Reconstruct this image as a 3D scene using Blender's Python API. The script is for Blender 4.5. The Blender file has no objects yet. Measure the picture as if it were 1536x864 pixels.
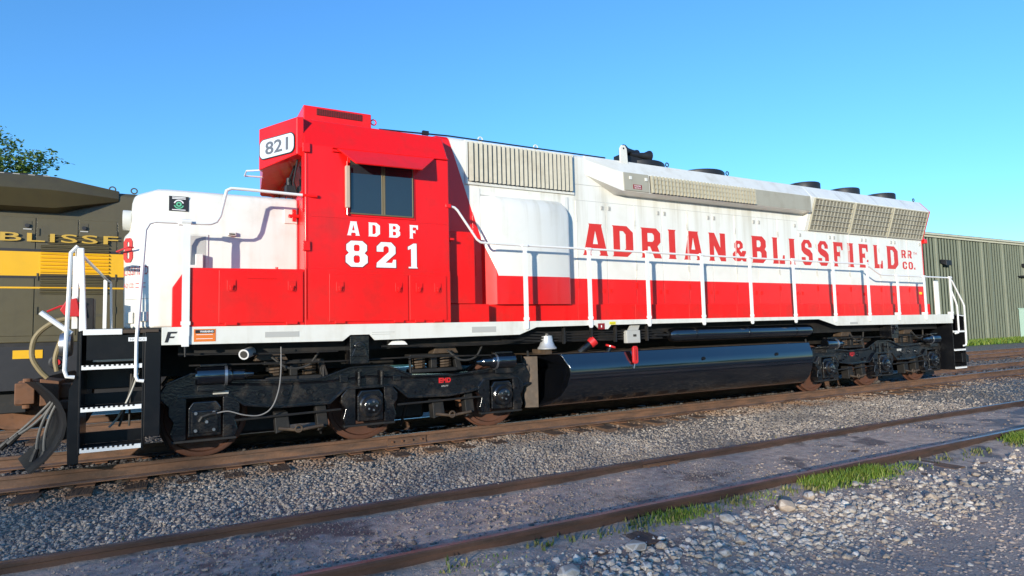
import bpy, math, random
import numpy as np
from mathutils import Matrix, Vector
from mathutils.geometry import tessellate_polygon
random.seed(7); rng = np.random.default_rng(11)
SC = bpy.context.scene
COL = SC.collection
pi = math.pi

# ------------------------------------------------------------------ camera
CAM = (-0.306, -9.798, 1.53)
RGT = Vector((0.87826, -0.47759, -0.02375)); UPV = Vector((-0.01153, -0.0708, 0.99742)); FWD = Vector((0.47804, 0.87572, 0.06769))
cd = bpy.data.cameras.new("camera"); cam = bpy.data.objects.new("camera", cd); COL.objects.link(cam)
m = Matrix.Identity(4)
for i in range(3):
    m[i][0] = RGT[i]; m[i][1] = UPV[i]; m[i][2] = -FWD[i]; m[i][3] = CAM[i]
cam.matrix_world = m
cd.sensor_fit = 'HORIZONTAL'; cd.sensor_width = 36.0; cd.lens = 920 / 1536 * 36
cd.clip_start = 0.05; cd.clip_end = 6000
SC.camera = cam

# ------------------------------------------------------------------ sky, sun, exposure
SUN_EL, SUN_AZ = math.radians(9.5), math.radians(50)      # light travels towards +X sin(az), +Y cos(az)
W = bpy.data.worlds.new("World"); SC.world = W; W.use_nodes = True
nt = W.node_tree; bg = nt.nodes['Background']
sky = nt.nodes.new('ShaderNodeTexSky'); sky.sky_type = 'NISHITA'; sky.sun_disc = False
sky.sun_elevation = SUN_EL; sky.sun_rotation = math.pi + SUN_AZ
sky.air_density = 1.3; sky.dust_density = 0.0; sky.ozone_density = 6.5; sky.altitude = 200
nt.links.new(sky.outputs[0], bg.inputs[0]); bg.inputs[1].default_value = 0.15
sd = bpy.data.lights.new("sun", 'SUN'); sun = bpy.data.objects.new("sun", sd); COL.objects.link(sun)
sd.energy = 2.25; sd.angle = math.radians(0.55); sd.color = (1.0, 0.93, 0.80)
sdir = Vector((math.sin(SUN_AZ) * math.cos(SUN_EL), math.cos(SUN_AZ) * math.cos(SUN_EL), -math.sin(SUN_EL)))
sun.rotation_euler = sdir.to_track_quat('-Z', 'Y').to_euler(); sun.location = (-20, -20, 20)
vs = SC.view_settings; vs.view_transform = 'Standard'; vs.look = 'None'; vs.exposure = 1.30; vs.gamma = 1.0
vs.use_curve_mapping = False

# ------------------------------------------------------------------ materials
def nodes(name):
    mt = bpy.data.materials.new(name); mt.use_nodes = True
    t = mt.node_tree; return mt, t, t.nodes['Principled BSDF']
def N(t, k, **kw):
    n = t.nodes.new(k)
    for a, b in kw.items(): setattr(n, a, b)
    return n
def noise(t, scale, detail=4, vec=None, rough=0.55):
    n = N(t, 'ShaderNodeTexNoise'); n.inputs['Scale'].default_value = scale; n.inputs['Detail'].default_value = detail
    n.inputs['Roughness'].default_value = rough
    if vec is not None: t.links.new(vec, n.inputs['Vector'])
    return n
def mixc(t, fac, a, b, blend='MIX'):
    n = N(t, 'ShaderNodeMix', data_type='RGBA', blend_type=blend)
    for sock, v in ((n.inputs[0], fac), (n.inputs[6], a), (n.inputs[7], b)):
        if hasattr(v, 'links'): t.links.new(v, sock)
        elif isinstance(v, (int, float)): sock.default_value = v
        else: sock.default_value = (*v[:3], 1)
    return n.outputs[2]
def math_(t, op, a, b=None, c=None):
    n = N(t, 'ShaderNodeMath', operation=op)
    for i, v in enumerate((a, b, c)):
        if v is None: continue
        if hasattr(v, 'links'): t.links.new(v, n.inputs[i])
        else: n.inputs[i].default_value = v
    return n.outputs[0]
def ramp(t, fac, lo, hi):
    n = N(t, 'ShaderNodeMapRange'); n.clamp = True
    t.links.new(fac, n.inputs[0]); n.inputs[1].default_value = lo; n.inputs[2].default_value = hi
    return n.outputs[0]
def pos(t):
    g = N(t, 'ShaderNodeNewGeometry'); return g
def bump(t, b, h, strength=0.3, dist=0.02):
    n = N(t, 'ShaderNodeBump'); n.inputs['Strength'].default_value = strength; n.inputs['Distance'].default_value = dist
    t.links.new(h, n.inputs['Height']); t.links.new(n.outputs[0], b.inputs['Normal'])

def paint(name, c, rough=0.35, dirt=(0.25, 0.22, 0.18), damt=0.25, coat=0.3, wav=0.06, streak=0.0, metal=0.0, scale=3.0, cast=0.0, coat_ior=1.5, spec=0.5):
    mt, t, b = nodes(name); g = pos(t)
    n1 = noise(t, scale, 6, g.outputs['Position'])
    f = math_(t, 'MULTIPLY', ramp(t, n1.outputs[0], 0.5, 0.78), damt)
    if streak:
        mp = N(t, 'ShaderNodeMapping'); mp.inputs['Scale'].default_value = (5, 5, 0.35); t.links.new(g.outputs['Position'], mp.inputs[0])
        n2 = noise(t, 1.6, 5, mp.outputs[0]); f = math_(t, 'ADD', f, math_(t, 'MULTIPLY', ramp(t, n2.outputs[0], 0.5, 0.8), streak))
    col = mixc(t, f, c, dirt)
    t.links.new(col, b.inputs['Base Color'])
    n3 = noise(t, 14, 3, g.outputs['Position'])
    r = N(t, 'ShaderNodeMapRange'); t.links.new(n3.outputs[0], r.inputs[0]); r.inputs[3].default_value = rough * 0.8; r.inputs[4].default_value = rough * 1.3
    t.links.new(r.outputs[0], b.inputs['Roughness'])
    b.inputs['Coat Weight'].default_value = coat; b.inputs['Coat Roughness'].default_value = 0.12; b.inputs['Metallic'].default_value = metal
    b.inputs['Coat IOR'].default_value = coat_ior; b.inputs['Specular IOR Level'].default_value = spec
    if cast:
        n4 = noise(t, 38, 4, g.outputs['Position']); bump(t, b, n4.outputs[0], cast, 0.008)
        t.links.new(t.nodes['Bump'].outputs[0], b.inputs['Coat Normal'])
    else:
        n4 = noise(t, 1.8, 3, g.outputs['Position']); bump(t, b, n4.outputs[0], wav, 0.05)
    return mt

RED = (0.84, 0.008, 0.007); WHITE = (0.74, 0.725, 0.65); CREAM = (0.50, 0.46, 0.34)
M = {}
M['red'] = paint('red_paint', RED, 0.36, (0.42, 0.03, 0.02), 0.45, 0.3, streak=0.15, spec=0.3)
M['white'] = paint('white_paint', WHITE, 0.38, (0.46, 0.41, 0.30), 0.35, 0.3, streak=0.32)
M['rail_white'] = paint('rail_white_paint', (0.82, 0.81, 0.77), 0.4, (0.5, 0.47, 0.4), 0.2, 0.2, wav=0)
M['cream'] = paint('cream_paint', CREAM, 0.5, (0.3, 0.27, 0.18), 0.4, 0.1, streak=0.3)
M['black'] = paint('black_gloss_paint', (0.004, 0.0045, 0.006), 0.22, (0.075, 0.06, 0.045), 0.55, 0.7, scale=6, cast=0.3, spec=0.3, coat_ior=1.6)
M['tank_black'] = paint('tank_black_paint', (0.003, 0.0035, 0.005), 0.12, (0.01, 0.009, 0.008), 0.3, 1.0, wav=0.02, coat_ior=2.15, spec=0.05)
M['black_plate'] = paint('black_plate_paint', (0.004, 0.0045, 0.006), 0.35, (0.02, 0.017, 0.015), 0.4, 0.3, scale=5, spec=0.3)
M['plow_black'] = paint('plow_black_paint', (0.006, 0.006, 0.007), 0.6, (0.03, 0.026, 0.022), 0.5, 0.0, scale=5, spec=0.3)
M['dark'] = paint('underframe_grime', (0.010, 0.0095, 0.009), 0.6, (0.05, 0.036, 0.025), 0.6, 0.0, scale=5)
M['grime'] = paint('brown_oily_grime', (0.06, 0.04, 0.025), 0.6, (0.16, 0.10, 0.055), 0.8, 0.0, streak=0.4, scale=5)
M['roof_black'] = paint('roof_black', (0.012, 0.012, 0.014), 0.5, (0.05, 0.05, 0.05), 0.3, 0)
M['rust'] = paint('rusty_steel', (0.17, 0.075, 0.035), 0.75, (0.05, 0.03, 0.02), 0.8, 0, scale=8)
M['wheel'] = paint('wheel_rust', (0.11, 0.045, 0.026), 0.6, (0.05, 0.035, 0.028), 0.7, 0, scale=6)
M['tread_steel'] = paint('worn_tread_steel', (0.30, 0.27, 0.24), 0.35, (0.15, 0.1, 0.07), 0.5, 0, metal=0.8)
M['steel'] = paint('bare_steel', (0.45, 0.45, 0.46), 0.3, (0.2, 0.18, 0.15), 0.3, 0, metal=0.9)
M['silver'] = paint('silver_paint', (0.62, 0.62, 0.62), 0.35, (0.3, 0.28, 0.25), 0.2, 0.2, metal=0.5)
M['rubber'] = paint('hose_rubber', (0.035, 0.033, 0.03), 0.6, (0.12, 0.10, 0.08), 0.5, 0)
M['hose_grey'] = paint('grey_air_hose', (0.10, 0.095, 0.085), 0.6, (0.2, 0.17, 0.13), 0.5, 0)
M['tan_hose'] = paint('tan_hose', (0.25, 0.19, 0.09), 0.6, (0.1, 0.07, 0.03), 0.5, 0)
M['olive'] = paint('olive_paint', (0.088, 0.071, 0.031), 0.45, (0.05, 0.04, 0.025), 0.4, 0.2, streak=0.25)
M['olive_dark'] = paint('dark_olive_paint', (0.07, 0.06, 0.033), 0.5, (0.04, 0.03, 0.02), 0.4, 0)  # slightly darker olive for latch plates, hinges and stencils
M['yellow'] = paint('yellow_paint', (0.80, 0.43, 0.005), 0.4, (0.4, 0.2, 0.02), 0.15, 0.2)
M['gold'] = paint('gold_lettering', (0.55, 0.34, 0.04), 0.5, (0.2, 0.14, 0.05), 0.3, 0.1)
M['orange'] = paint('orange_decal', (0.75, 0.18, 0.02), 0.5, (0.5, 0.2, 0.1), 0.1, 0)
M['decal_grey'] = paint('grey_decal', (0.45, 0.44, 0.40), 0.6, (0.3, 0.3, 0.28), 0.2, 0)
M['decal_black'] = paint('black_decal', (0.015, 0.015, 0.018), 0.5, (0.05, 0.05, 0.05), 0.1, 0)
M['decal_white'] = paint('white_decal', (0.85, 0.85, 0.83), 0.5, (0.6, 0.6, 0.6), 0.1, 0)
M['decal_green'] = paint('green_decal', (0.12, 0.5, 0.28), 0.5, (0.1, 0.3, 0.2), 0.1, 0)
M['decal_yellow'] = paint('yellow_decal', (0.75, 0.65, 0.03), 0.5, (0.4, 0.3, 0.05), 0.1, 0)
M['let_red'] = paint('red_lettering', (0.66, 0.03, 0.02), 0.45, (0.6, 0.15, 0.1), 0.2, 0.1)
M['let_white'] = paint('white_lettering', (0.86, 0.86, 0.84), 0.45, (0.6, 0.5, 0.5), 0.1, 0.1, wav=0)
M['let_grey'] = paint('grey_numerals', (0.12, 0.13, 0.15), 0.4, (0.2, 0.2, 0.2), 0.1, 0)
M['plate'] = paint('number_board_face', (0.62, 0.64, 0.66), 0.25, (0.5, 0.5, 0.5), 0.1, 0.3)
M['dkred'] = paint('dark_red_sign', (0.25, 0.01, 0.012), 0.5, (0.2, 0.05, 0.05), 0.1, 0)
M['brass'] = paint('window_frame_bronze', (0.22, 0.17, 0.09), 0.4, (0.1, 0.08, 0.05), 0.4, 0, metal=0.4)
M['pink'] = paint('armrest_tan', (0.5, 0.38, 0.28), 0.7, (0.3, 0.2, 0.15), 0.3, 0)
M['mesh_dark'] = paint('grille_shadow', (0.03, 0.028, 0.022), 0.8, (0.06, 0.05, 0.04), 0.4, 0)
M['grille'] = paint('cream_grille', (0.37, 0.35, 0.275), 0.55, (0.24, 0.21, 0.15), 0.5, 0, streak=0.2)
M['rad_core'] = paint('radiator_core_grey', (0.20, 0.19, 0.15), 0.7, (0.12, 0.10, 0.07), 0.5, 0)
M['rad_bar'] = paint('radiator_bar_cream', (0.43, 0.41, 0.33), 0.6, (0.25, 0.22, 0.15), 0.4, 0)
M['cable_grey'] = paint('grey_cable_sheath', (0.22, 0.21, 0.20), 0.6, (0.1, 0.09, 0.08), 0.4, 0)
M['lamp_red'] = paint('red_cap_paint', (0.6, 0.02, 0.02), 0.4, (0.3, 0.02, 0.02), 0.2, 0.3)
M['shed'] = paint('green_sheet_steel', (0.016, 0.022, 0.013), 0.8, (0.02, 0.03, 0.02), 0.4, 0, streak=0.2, scale=0.6, spec=0.1)
M['shed_rib'] = paint('sunlit_rib_paint', (0.18, 0.20, 0.15), 0.8, (0.12, 0.12, 0.09), 0.4, 0, scale=0.8, spec=0.1)  # paler than the wall: sunlight on the rib flanks put into the colour
M['shed_lap'] = paint('sheet_lap_paint', (0.30, 0.31, 0.23), 0.8, (0.15, 0.15, 0.1), 0.4, 0, scale=0.8, spec=0.1)
M['shed_trim'] = paint('cream_trim', (0.55, 0.52, 0.38), 0.5, (0.3, 0.28, 0.2), 0.3, 0)
M['cab_green'] = paint('pale_green_cabinet', (0.42, 0.58, 0.48), 0.5, (0.3, 0.4, 0.3), 0.3, 0)

def livery():
    mt, t, b = nodes('hood_livery'); g = pos(t); s = N(t, 'ShaderNodeSeparateXYZ'); t.links.new(g.outputs['Position'], s.inputs[0])
    low = math_(t, 'LESS_THAN', s.outputs[2], 2.385)
    dg = math_(t, 'LESS_THAN', math_(t, 'ADD', math_(t, 'MULTIPLY', s.outputs[2], 0.339), s.outputs[0]), 4.13 + 2.385 * 0.339)
    endr = math_(t, 'GREATER_THAN', s.outputs[0], 16.545)
    redf = math_(t, 'MAXIMUM', math_(t, 'MAXIMUM', low, dg), endr)
    mp = N(t, 'ShaderNodeMapping'); mp.inputs['Scale'].default_value = (2.6, 1, 0.14); t.links.new(g.outputs['Position'], mp.inputs[0])
    n2 = noise(t, 2.4, 6, mp.outputs[0]); n1 = noise(t, 2.2, 6, g.outputs['Position'])
    st = math_(t, 'MULTIPLY', math_(t, 'MULTIPLY', ramp(t, n2.outputs[0], 0.50, 0.74), ramp(t, s.outputs[2], 2.5, 3.8)), 0.55)
    st = math_(t, 'ADD', st, math_(t, 'MULTIPLY', ramp(t, n1.outputs[0], 0.52, 0.8), 0.22))
    wc = mixc(t, st, (0.80, 0.78, 0.70), (0.42, 0.37, 0.24))
    rc = mixc(t, math_(t, 'MULTIPLY', ramp(t, n1.outputs[0], 0.5, 0.75), 0.3), RED, (0.4, 0.02, 0.02))
    t.links.new(mixc(t, redf, wc, rc), b.inputs['Base Color'])
    b.inputs['Roughness'].default_value = 0.36; b.inputs['Coat Weight'].default_value = 0.35; b.inputs['Coat Roughness'].default_value = 0.12
    n4 = noise(t, 1.6, 3, g.outputs['Position']); bump(t, b, n4.outputs[0], 0.07, 0.05)
    return mt
M['livery'] = livery()

def glassm():
    mt, t, b = nodes('dark_cab_glass'); b.inputs['Base Color'].default_value = (0.018, 0.026, 0.032, 1)
    b.inputs['Roughness'].default_value = 0.04; b.inputs['IOR'].default_value = 1.6; b.inputs['Coat Weight'].default_value = 0.6
    g = pos(t); n = noise(t, 2.0, 2, g.outputs['Position']); bump(t, b, n.outputs[0], 0.05, 0.05); return mt
M['glass'] = glassm()

def railm(name='rail_steel', k=1.0):
    mt, t, b = nodes(name); g = pos(t); s = N(t, 'ShaderNodeSeparateXYZ'); t.links.new(g.outputs['Normal'], s.inputs[0])
    mp = N(t, 'ShaderNodeMapping'); mp.inputs['Scale'].default_value = (1.2, 6, 6); t.links.new(g.outputs['Position'], mp.inputs[0])
    n1 = noise(t, 2.5, 7, mp.outputs[0]); n2 = noise(t, 30, 3, g.outputs['Position'])
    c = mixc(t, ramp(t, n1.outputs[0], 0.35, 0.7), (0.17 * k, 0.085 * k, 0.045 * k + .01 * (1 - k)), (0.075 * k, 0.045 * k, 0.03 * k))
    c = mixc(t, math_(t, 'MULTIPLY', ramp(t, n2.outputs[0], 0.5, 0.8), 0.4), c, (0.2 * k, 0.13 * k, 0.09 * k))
    top = math_(t, 'GREATER_THAN', s.outputs[2], 0.93)
    c = mixc(t, top, c, mixc(t, ramp(t, n1.outputs[0], 0.4, 0.65), (0.26, 0.21, 0.20), (0.15, 0.10, 0.08)))
    t.links.new(c, b.inputs['Base Color'])
    t.links.new(math_(t, 'SUBTRACT', 0.75, math_(t, 'MULTIPLY', top, 0.45)), b.inputs['Roughness'])
    t.links.new(math_(t, 'MULTIPLY', top, 0.5), b.inputs['Metallic'])
    bump(t, b, n2.outputs[0], 0.2, 0.01); return mt
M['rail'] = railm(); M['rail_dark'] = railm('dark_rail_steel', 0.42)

def woodm():
    mt, t, b = nodes('weathered_tie_wood'); g = pos(t)
    mp = N(t, 'ShaderNodeMapping'); mp.inputs['Scale'].default_value = (30, 2.5, 30); t.links.new(g.outputs['Position'], mp.inputs[0])
    n1 = noise(t, 1.5, 7, mp.outputs[0]); n2 = noise(t, 1.3, 3, g.outputs['Position'])
    c = mixc(t, ramp(t, n1.outputs[0], 0.35, 0.7), (0.045, 0.028, 0.02), (0.15, 0.085, 0.05))
    c = mixc(t, math_(t, 'MULTIPLY', ramp(t, n2.outputs[0], 0.45, 0.65), 0.6), c, (0.20, 0.10, 0.045))
    t.links.new(c, b.inputs['Base Color']); b.inputs['Roughness'].default_value = 0.85; bump(t, b, n1.outputs[0], 0.6, 0.02); return mt
M['wood'] = woodm()

def stonem(name, cols, dark=0.5, rust=False):
    mt, t, b = nodes(name); g = pos(t)
    cr = N(t, 'ShaderNodeValToRGB'); t.links.new(g.outputs['Random Per Island'], cr.inputs[0])
    el = cr.color_ramp.elements
    while len(el) < len(cols): el.new(0.5)
    for i, c in enumerate(cols): el[i].position = i / (len(cols) - 1); el[i].color = (*c, 1)
    n = noise(t, 25, 4, g.outputs['Position']); n2 = noise(t, 0.55, 4, g.outputs['Position'])
    c = mixc(t, math_(t, 'MULTIPLY', ramp(t, n.outputs[0], 0.4, 0.7), 0.4), cr.outputs[0], (0.10, 0.09, 0.08))
    c = mixc(t, math_(t, 'MULTIPLY', ramp(t, n2.outputs[0], 0.48, 0.66), dark), c, (0.055, 0.05, 0.05))
    if rust:
        sp = N(t, 'ShaderNodeSeparateXYZ'); t.links.new(g.outputs['Position'], sp.inputs[0]); n3 = noise(t, 1.7, 4, g.outputs['Position'])
        rf = math_(t, 'MULTIPLY', ramp(t, sp.outputs[1], -1.75, -0.95), ramp(t, n3.outputs[0], 0.36, 0.58))
        c = mixc(t, math_(t, 'MULTIPLY', rf, 0.75), c, (0.26, 0.13, 0.055))
    t.links.new(c, b.inputs['Base Color']); b.inputs['Roughness'].default_value = 0.8
    bump(t, b, n.outputs[0], 0.3, 0.01); return mt
M['ballast'] = stonem('ballast_stone', [(0.18, 0.145, 0.125), (0.33, 0.275, 0.225), (0.25, 0.205, 0.17), (0.40, 0.32, 0.235), (0.15, 0.12, 0.108), (0.54, 0.47, 0.38), (0.28, 0.215, 0.165)], 0.6, True)
M['lime'] = stonem('limestone_chip', [(0.45, 0.39, 0.33), (0.62, 0.54, 0.45), (0.37, 0.305, 0.25), (0.54, 0.43, 0.31), (0.74, 0.67, 0.58), (0.31, 0.245, 0.195), (0.47, 0.36, 0.255)], 0.3)
M['lot'] = stonem('dark_lot_stone', [(0.29, 0.215, 0.17), (0.40, 0.31, 0.255), (0.48, 0.385, 0.32), (0.32, 0.24, 0.195), (0.56, 0.465, 0.40)], 0.3)
M['mudstone'] = stonem('mud_grit', [(0.20, 0.15, 0.12), (0.34, 0.265, 0.21), (0.12, 0.09, 0.075), (0.42, 0.33, 0.265), (0.27, 0.21, 0.17)], 0.5)
M['cinder'] = stonem('dark_cinder', [(0.03, 0.028, 0.028), (0.08, 0.07, 0.065), (0.05, 0.045, 0.045), (0.13, 0.12, 0.11), (0.10, 0.085, 0.075)], 0.3)

def groundm():
    mt, t, b = nodes('yard_ground'); g = pos(t); s = N(t, 'ShaderNodeSeparateXYZ'); t.links.new(g.outputs['Position'], s.inputs[0])
    P = g.outputs['Position']; nb = noise(t, 0.7, 5, P); nf = noise(t, 9, 7, P, 0.65); nff = noise(t, 45, 4, P, 0.6)
    yw = math_(t, 'ADD', s.outputs[1], math_(t, 'MULTIPLY', math_(t, 'SUBTRACT', nb.outputs[0], 0.5), 0.7))
    mud = mixc(t, ramp(t, nf.outputs[0], 0.35, 0.68), (0.28, 0.205, 0.16), (0.50, 0.385, 0.30))
    bal = mixc(t, ramp(t, nf.outputs[0], 0.35, 0.68), (0.13, 0.105, 0.085), (0.29, 0.24, 0.19))
    lot = mixc(t, ramp(t, nff.outputs[0], 0.35, 0.68), (0.24, 0.175, 0.135), (0.47, 0.36, 0.285))
    gras = mixc(t, ramp(t, nf.outputs[0], 0.4, 0.6), (0.05, 0.09, 0.015), (0.12, 0.17, 0.03))
    dirt = mixc(t, ramp(t, nf.outputs[0], 0.35, 0.65), (0.16, 0.12, 0.08), (0.25, 0.20, 0.14))
    c = mixc(t, math_(t, 'LESS_THAN', yw, -3.3), bal, mud)
    c = mixc(t, ramp(t, yw, -6.35, -6.6), c, lot)
    c = mixc(t, ramp(t, yw, 5.6, 6.6), c, dirt)
    c = mixc(t, ramp(t, yw, 10.4, 11.2), c, gras)
    rst = noise(t, 1.7, 4, P)
    c = mixc(t, math_(t, 'MULTIPLY', math_(t, 'MULTIPLY', ramp(t, math_(t, 'ABSOLUTE', s.outputs[1]), 1.75, 0.95), ramp(t, rst.outputs[0], 0.34, 0.56)), 0.75), c, (0.20, 0.10, 0.045))
    # damp puddle stains on the mud
    pn = noise(t, 1.1, 5, P); band = math_(t, 'MULTIPLY', ramp(t, yw, -3.4, -3.9), ramp(t, yw, -6.3, -5.9))
    wet = math_(t, 'MULTIPLY', ramp(t, pn.outputs[0], 0.55, 0.60), band)
    c = mixc(t, math_(t, 'MULTIPLY', wet, 0.75), c, (0.035, 0.028, 0.026))
    t.links.new(c, b.inputs['Base Color'])
    t.links.new(math_(t, 'SUBTRACT', 0.88, math_(t, 'MULTIPLY', wet, 0.3)), b.inputs['Roughness'])
    h = math_(t, 'ADD', nf.outputs[0], math_(t, 'MULTIPLY', nff.outputs[0], 0.5)); bump(t, b, h, 0.7, 0.03)
    return mt
M['ground'] = groundm()

def leafm(name, a, bb):
    mt, t, b = nodes(name); g = pos(t)
    t.links.new(mixc(t, g.outputs['Random Per Island'], a, bb), b.inputs['Base Color']); b.inputs['Roughness'].default_value = 0.5
    tr = N(t, 'ShaderNodeBsdfTranslucent'); t.links.new(mixc(t, g.outputs['Random Per Island'], a, bb), tr.inputs[0])
    mx = N(t, 'ShaderNodeMixShader'); mx.inputs[0].default_value = 0.3
    t.links.new(b.outputs[0], mx.inputs[1]); t.links.new(tr.outputs[0], mx.inputs[2]); t.links.new(mx.outputs[0], t.nodes['Material Output'].inputs[0])
    return mt
M['leaf'] = leafm('tree_leaf', (0.07, 0.15, 0.025), (0.19, 0.27, 0.05))
M['grass'] = leafm('grass_blade', (0.08, 0.19, 0.015), (0.28, 0.32, 0.05))
M['weed'] = leafm('weed_leaf', (0.05, 0.11, 0.02), (0.30, 0.25, 0.10))
M['bark'] = paint('bark', (0.10, 0.075, 0.05), 0.9, (0.05, 0.04, 0.03), 0.6, 0, scale=8)

# ------------------------------------------------------------------ mesh builder
class MB:
    def __init__(s): s.v = []; s.f = []
    def add(s, vs, fs):
        o = len(s.v); s.v += [tuple(p) for p in vs]; s.f += [tuple(i + o for i in f) for f in fs]; return s
    def box(s, x0, x1, y0, y1, z0, z1):
        return s.add([(x0,y0,z0),(x1,y0,z0),(x1,y1,z0),(x0,y1,z0),(x0,y0,z1),(x1,y0,z1),(x1,y1,z1),(x0,y1,z1)],
                     [(0,3,2,1),(4,5,6,7),(0,1,5,4),(1,2,6,5),(2,3,7,6),(3,0,4,7)])
    def prism(s, poly, axis, a, b):
        """closed polygon extruded along an axis; poly given in the two other axes"""
        n = len(poly)
        def P(p, t): return {'x': (t, p[0], p[1]), 'y': (p[0], t, p[1]), 'z': (p[0], p[1], t)}[axis]
        vs = [P(p, a) for p in poly] + [P(p, b) for p in poly]
        fs = [tuple(range(n))[::-1], tuple(range(n, 2 * n))] + [(i, (i + 1) % n, n + (i + 1) % n, n + i) for i in range(n)]
        return s.add(vs, fs)
    def loft(s, secs, cap=True):
        n = len(secs[0]); vs = [p for q in secs for p in q]; fs = []
        for k in range(len(secs) - 1):
            for i in range(n): fs.append((k*n+i, k*n+(i+1) % n, (k+1)*n+(i+1) % n, (k+1)*n+i))
        if cap: fs += [tuple(range(n))[::-1], tuple(range((len(secs)-1)*n, len(secs)*n))]
        return s.add(vs, fs)
    def cyl(s, p0, p1, r0, r1=None, n=14):
        r1 = r0 if r1 is None else r1
        p0 = Vector(p0); p1 = Vector(p1); d = (p1 - p0).normalized()
        a = d.orthogonal().normalized(); b = d.cross(a)
        sec = [[tuple(p + (a*math.cos(2*pi*i/n) + b*math.sin(2*pi*i/n)) * r) for i in range(n)] for p, r in ((p0, r0), (p1, r1))]
        return s.loft(sec)
    def tube(s, pts, r, n=8):
        pts = [Vector(p) for p in pts]; secs = []; ref = None
        for i, p in enumerate(pts):
            d = ((pts[min(i+1, len(pts)-1)] - p).normalized() + (p - pts[max(i-1, 0)]).normalized())
            d = d.normalized()
            if ref is None: ref = d.orthogonal().normalized()
            a = (ref - d * ref.dot(d)).normalized(); b = d.cross(a); ref = a
            rr = r[i] if isinstance(r, (list, tuple)) else r
            secs.append([tuple(p + (a*math.cos(2*pi*k/n) + b*math.sin(2*pi*k/n)) * rr) for k in range(n)])
        return s.loft(secs)
    def curve(s, pts, r, n=8, k=5):
        P = [Vector(p) for p in pts]; P = [P[0]*2 - P[1]] + P + [P[-1]*2 - P[-2]]; out = []
        for i in range(1, len(P) - 2):
            for j in range(k):
                t = j / k; a, b, c, d = P[i-1], P[i], P[i+1], P[i+2]
                out.append(((b*2) + (c-a)*t + (a*2-b*5+c*4-d)*t*t + (b*3-a-c*3+d)*t**3) * .5)
        out.append(P[-2]); return s.tube([tuple(p) for p in out], r, n)
    def lathe(s, prof, o, axis='y', n=32):
        """profile of (radius, offset along axis)"""
        secs = []
        for r, h in prof:
            ring = []
            for i in range(n):
                c, q = math.cos(2*pi*i/n)*r, math.sin(2*pi*i/n)*r
                d = {'y': (c, h, q), 'z': (c, q, h), 'x': (h, c, q)}[axis]
                ring.append((o[0]+d[0], o[1]+d[1], o[2]+d[2]))
            secs.append(ring)
        return s.loft(secs)
    def ring(s, o, R, r, axis='y', n=18, k=6):
        vs, fs = [], []
        for i in range(n):
            a = 2*pi*i/n
            for j in range(k):
                c = 2*pi*j/k; q = R + r*math.cos(c); h = r*math.sin(c); u, w = q*math.cos(a), q*math.sin(a)
                d = {'y': (u, h, w), 'z': (u, w, h), 'x': (h, u, w)}[axis]; vs.append((o[0]+d[0], o[1]+d[1], o[2]+d[2]))
                fs.append((i*k+j, i*k+(j+1) % k, ((i+1) % n)*k+(j+1) % k, ((i+1) % n)*k+j))
        return s.add(vs, fs)
    def quad(s, a, b, c, d): return s.add([a, b, c, d], [(0, 1, 2, 3)])
    def mesh(s, name, mat, smooth=False):
        me = bpy.data.meshes.new(name); me.from_pydata(s.v, [], s.f); me.update()
        import bmesh
        bm = bmesh.new(); bm.from_mesh(me); bmesh.ops.recalc_face_normals(bm, faces=bm.faces); bm.to_mesh(me); bm.free()
        if mat is not None: me.materials.append(M[mat] if isinstance(mat, str) else mat)
        if smooth:
            for p in me.polygons: p.use_smooth = True
        return me
    def build(s, name, mat, parent=None, bevel=0, seg=2, smooth=False, **kw):
        o = link(name, s.mesh(name, mat, smooth), parent, **kw)
        if bevel: bev(o, bevel, seg)
        elif smooth: wn(o)
        return o
def bev(o, w, seg=2):
    md = o.modifiers.new('bevel', 'BEVEL'); md.width = w; md.segments = seg; md.limit_method = 'ANGLE'; md.angle_limit = math.radians(28)
    for p in o.data.polygons: p.use_smooth = True
    md.harden_normals = True
def wn(o):
    try:
        o.data.set_sharp_from_angle(angle=math.radians(35))
    except Exception: pass
def link(name, me, parent=None, loc=None, rot=None, scale=None, label=None):
    o = bpy.data.objects.new(name, me); COL.objects.link(o)
    if parent is not None: o.parent = parent
    if loc is not None: o.location = loc
    if rot is not None: o.rotation_euler = rot
    if scale is not None: o.scale = scale
    if label: o['label'] = label
    return o
def thing(name, label, cat, loc=(0, 0, 0), group=None):
    o = bpy.data.objects.new(name, None); COL.objects.link(o); o.location = loc; o.empty_display_size = 0.3
    o['label'] = label; o['category'] = cat
    if group: o['group'] = group
    return o
def struct(o, kind='structure'): o['kind'] = kind; return o

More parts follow.
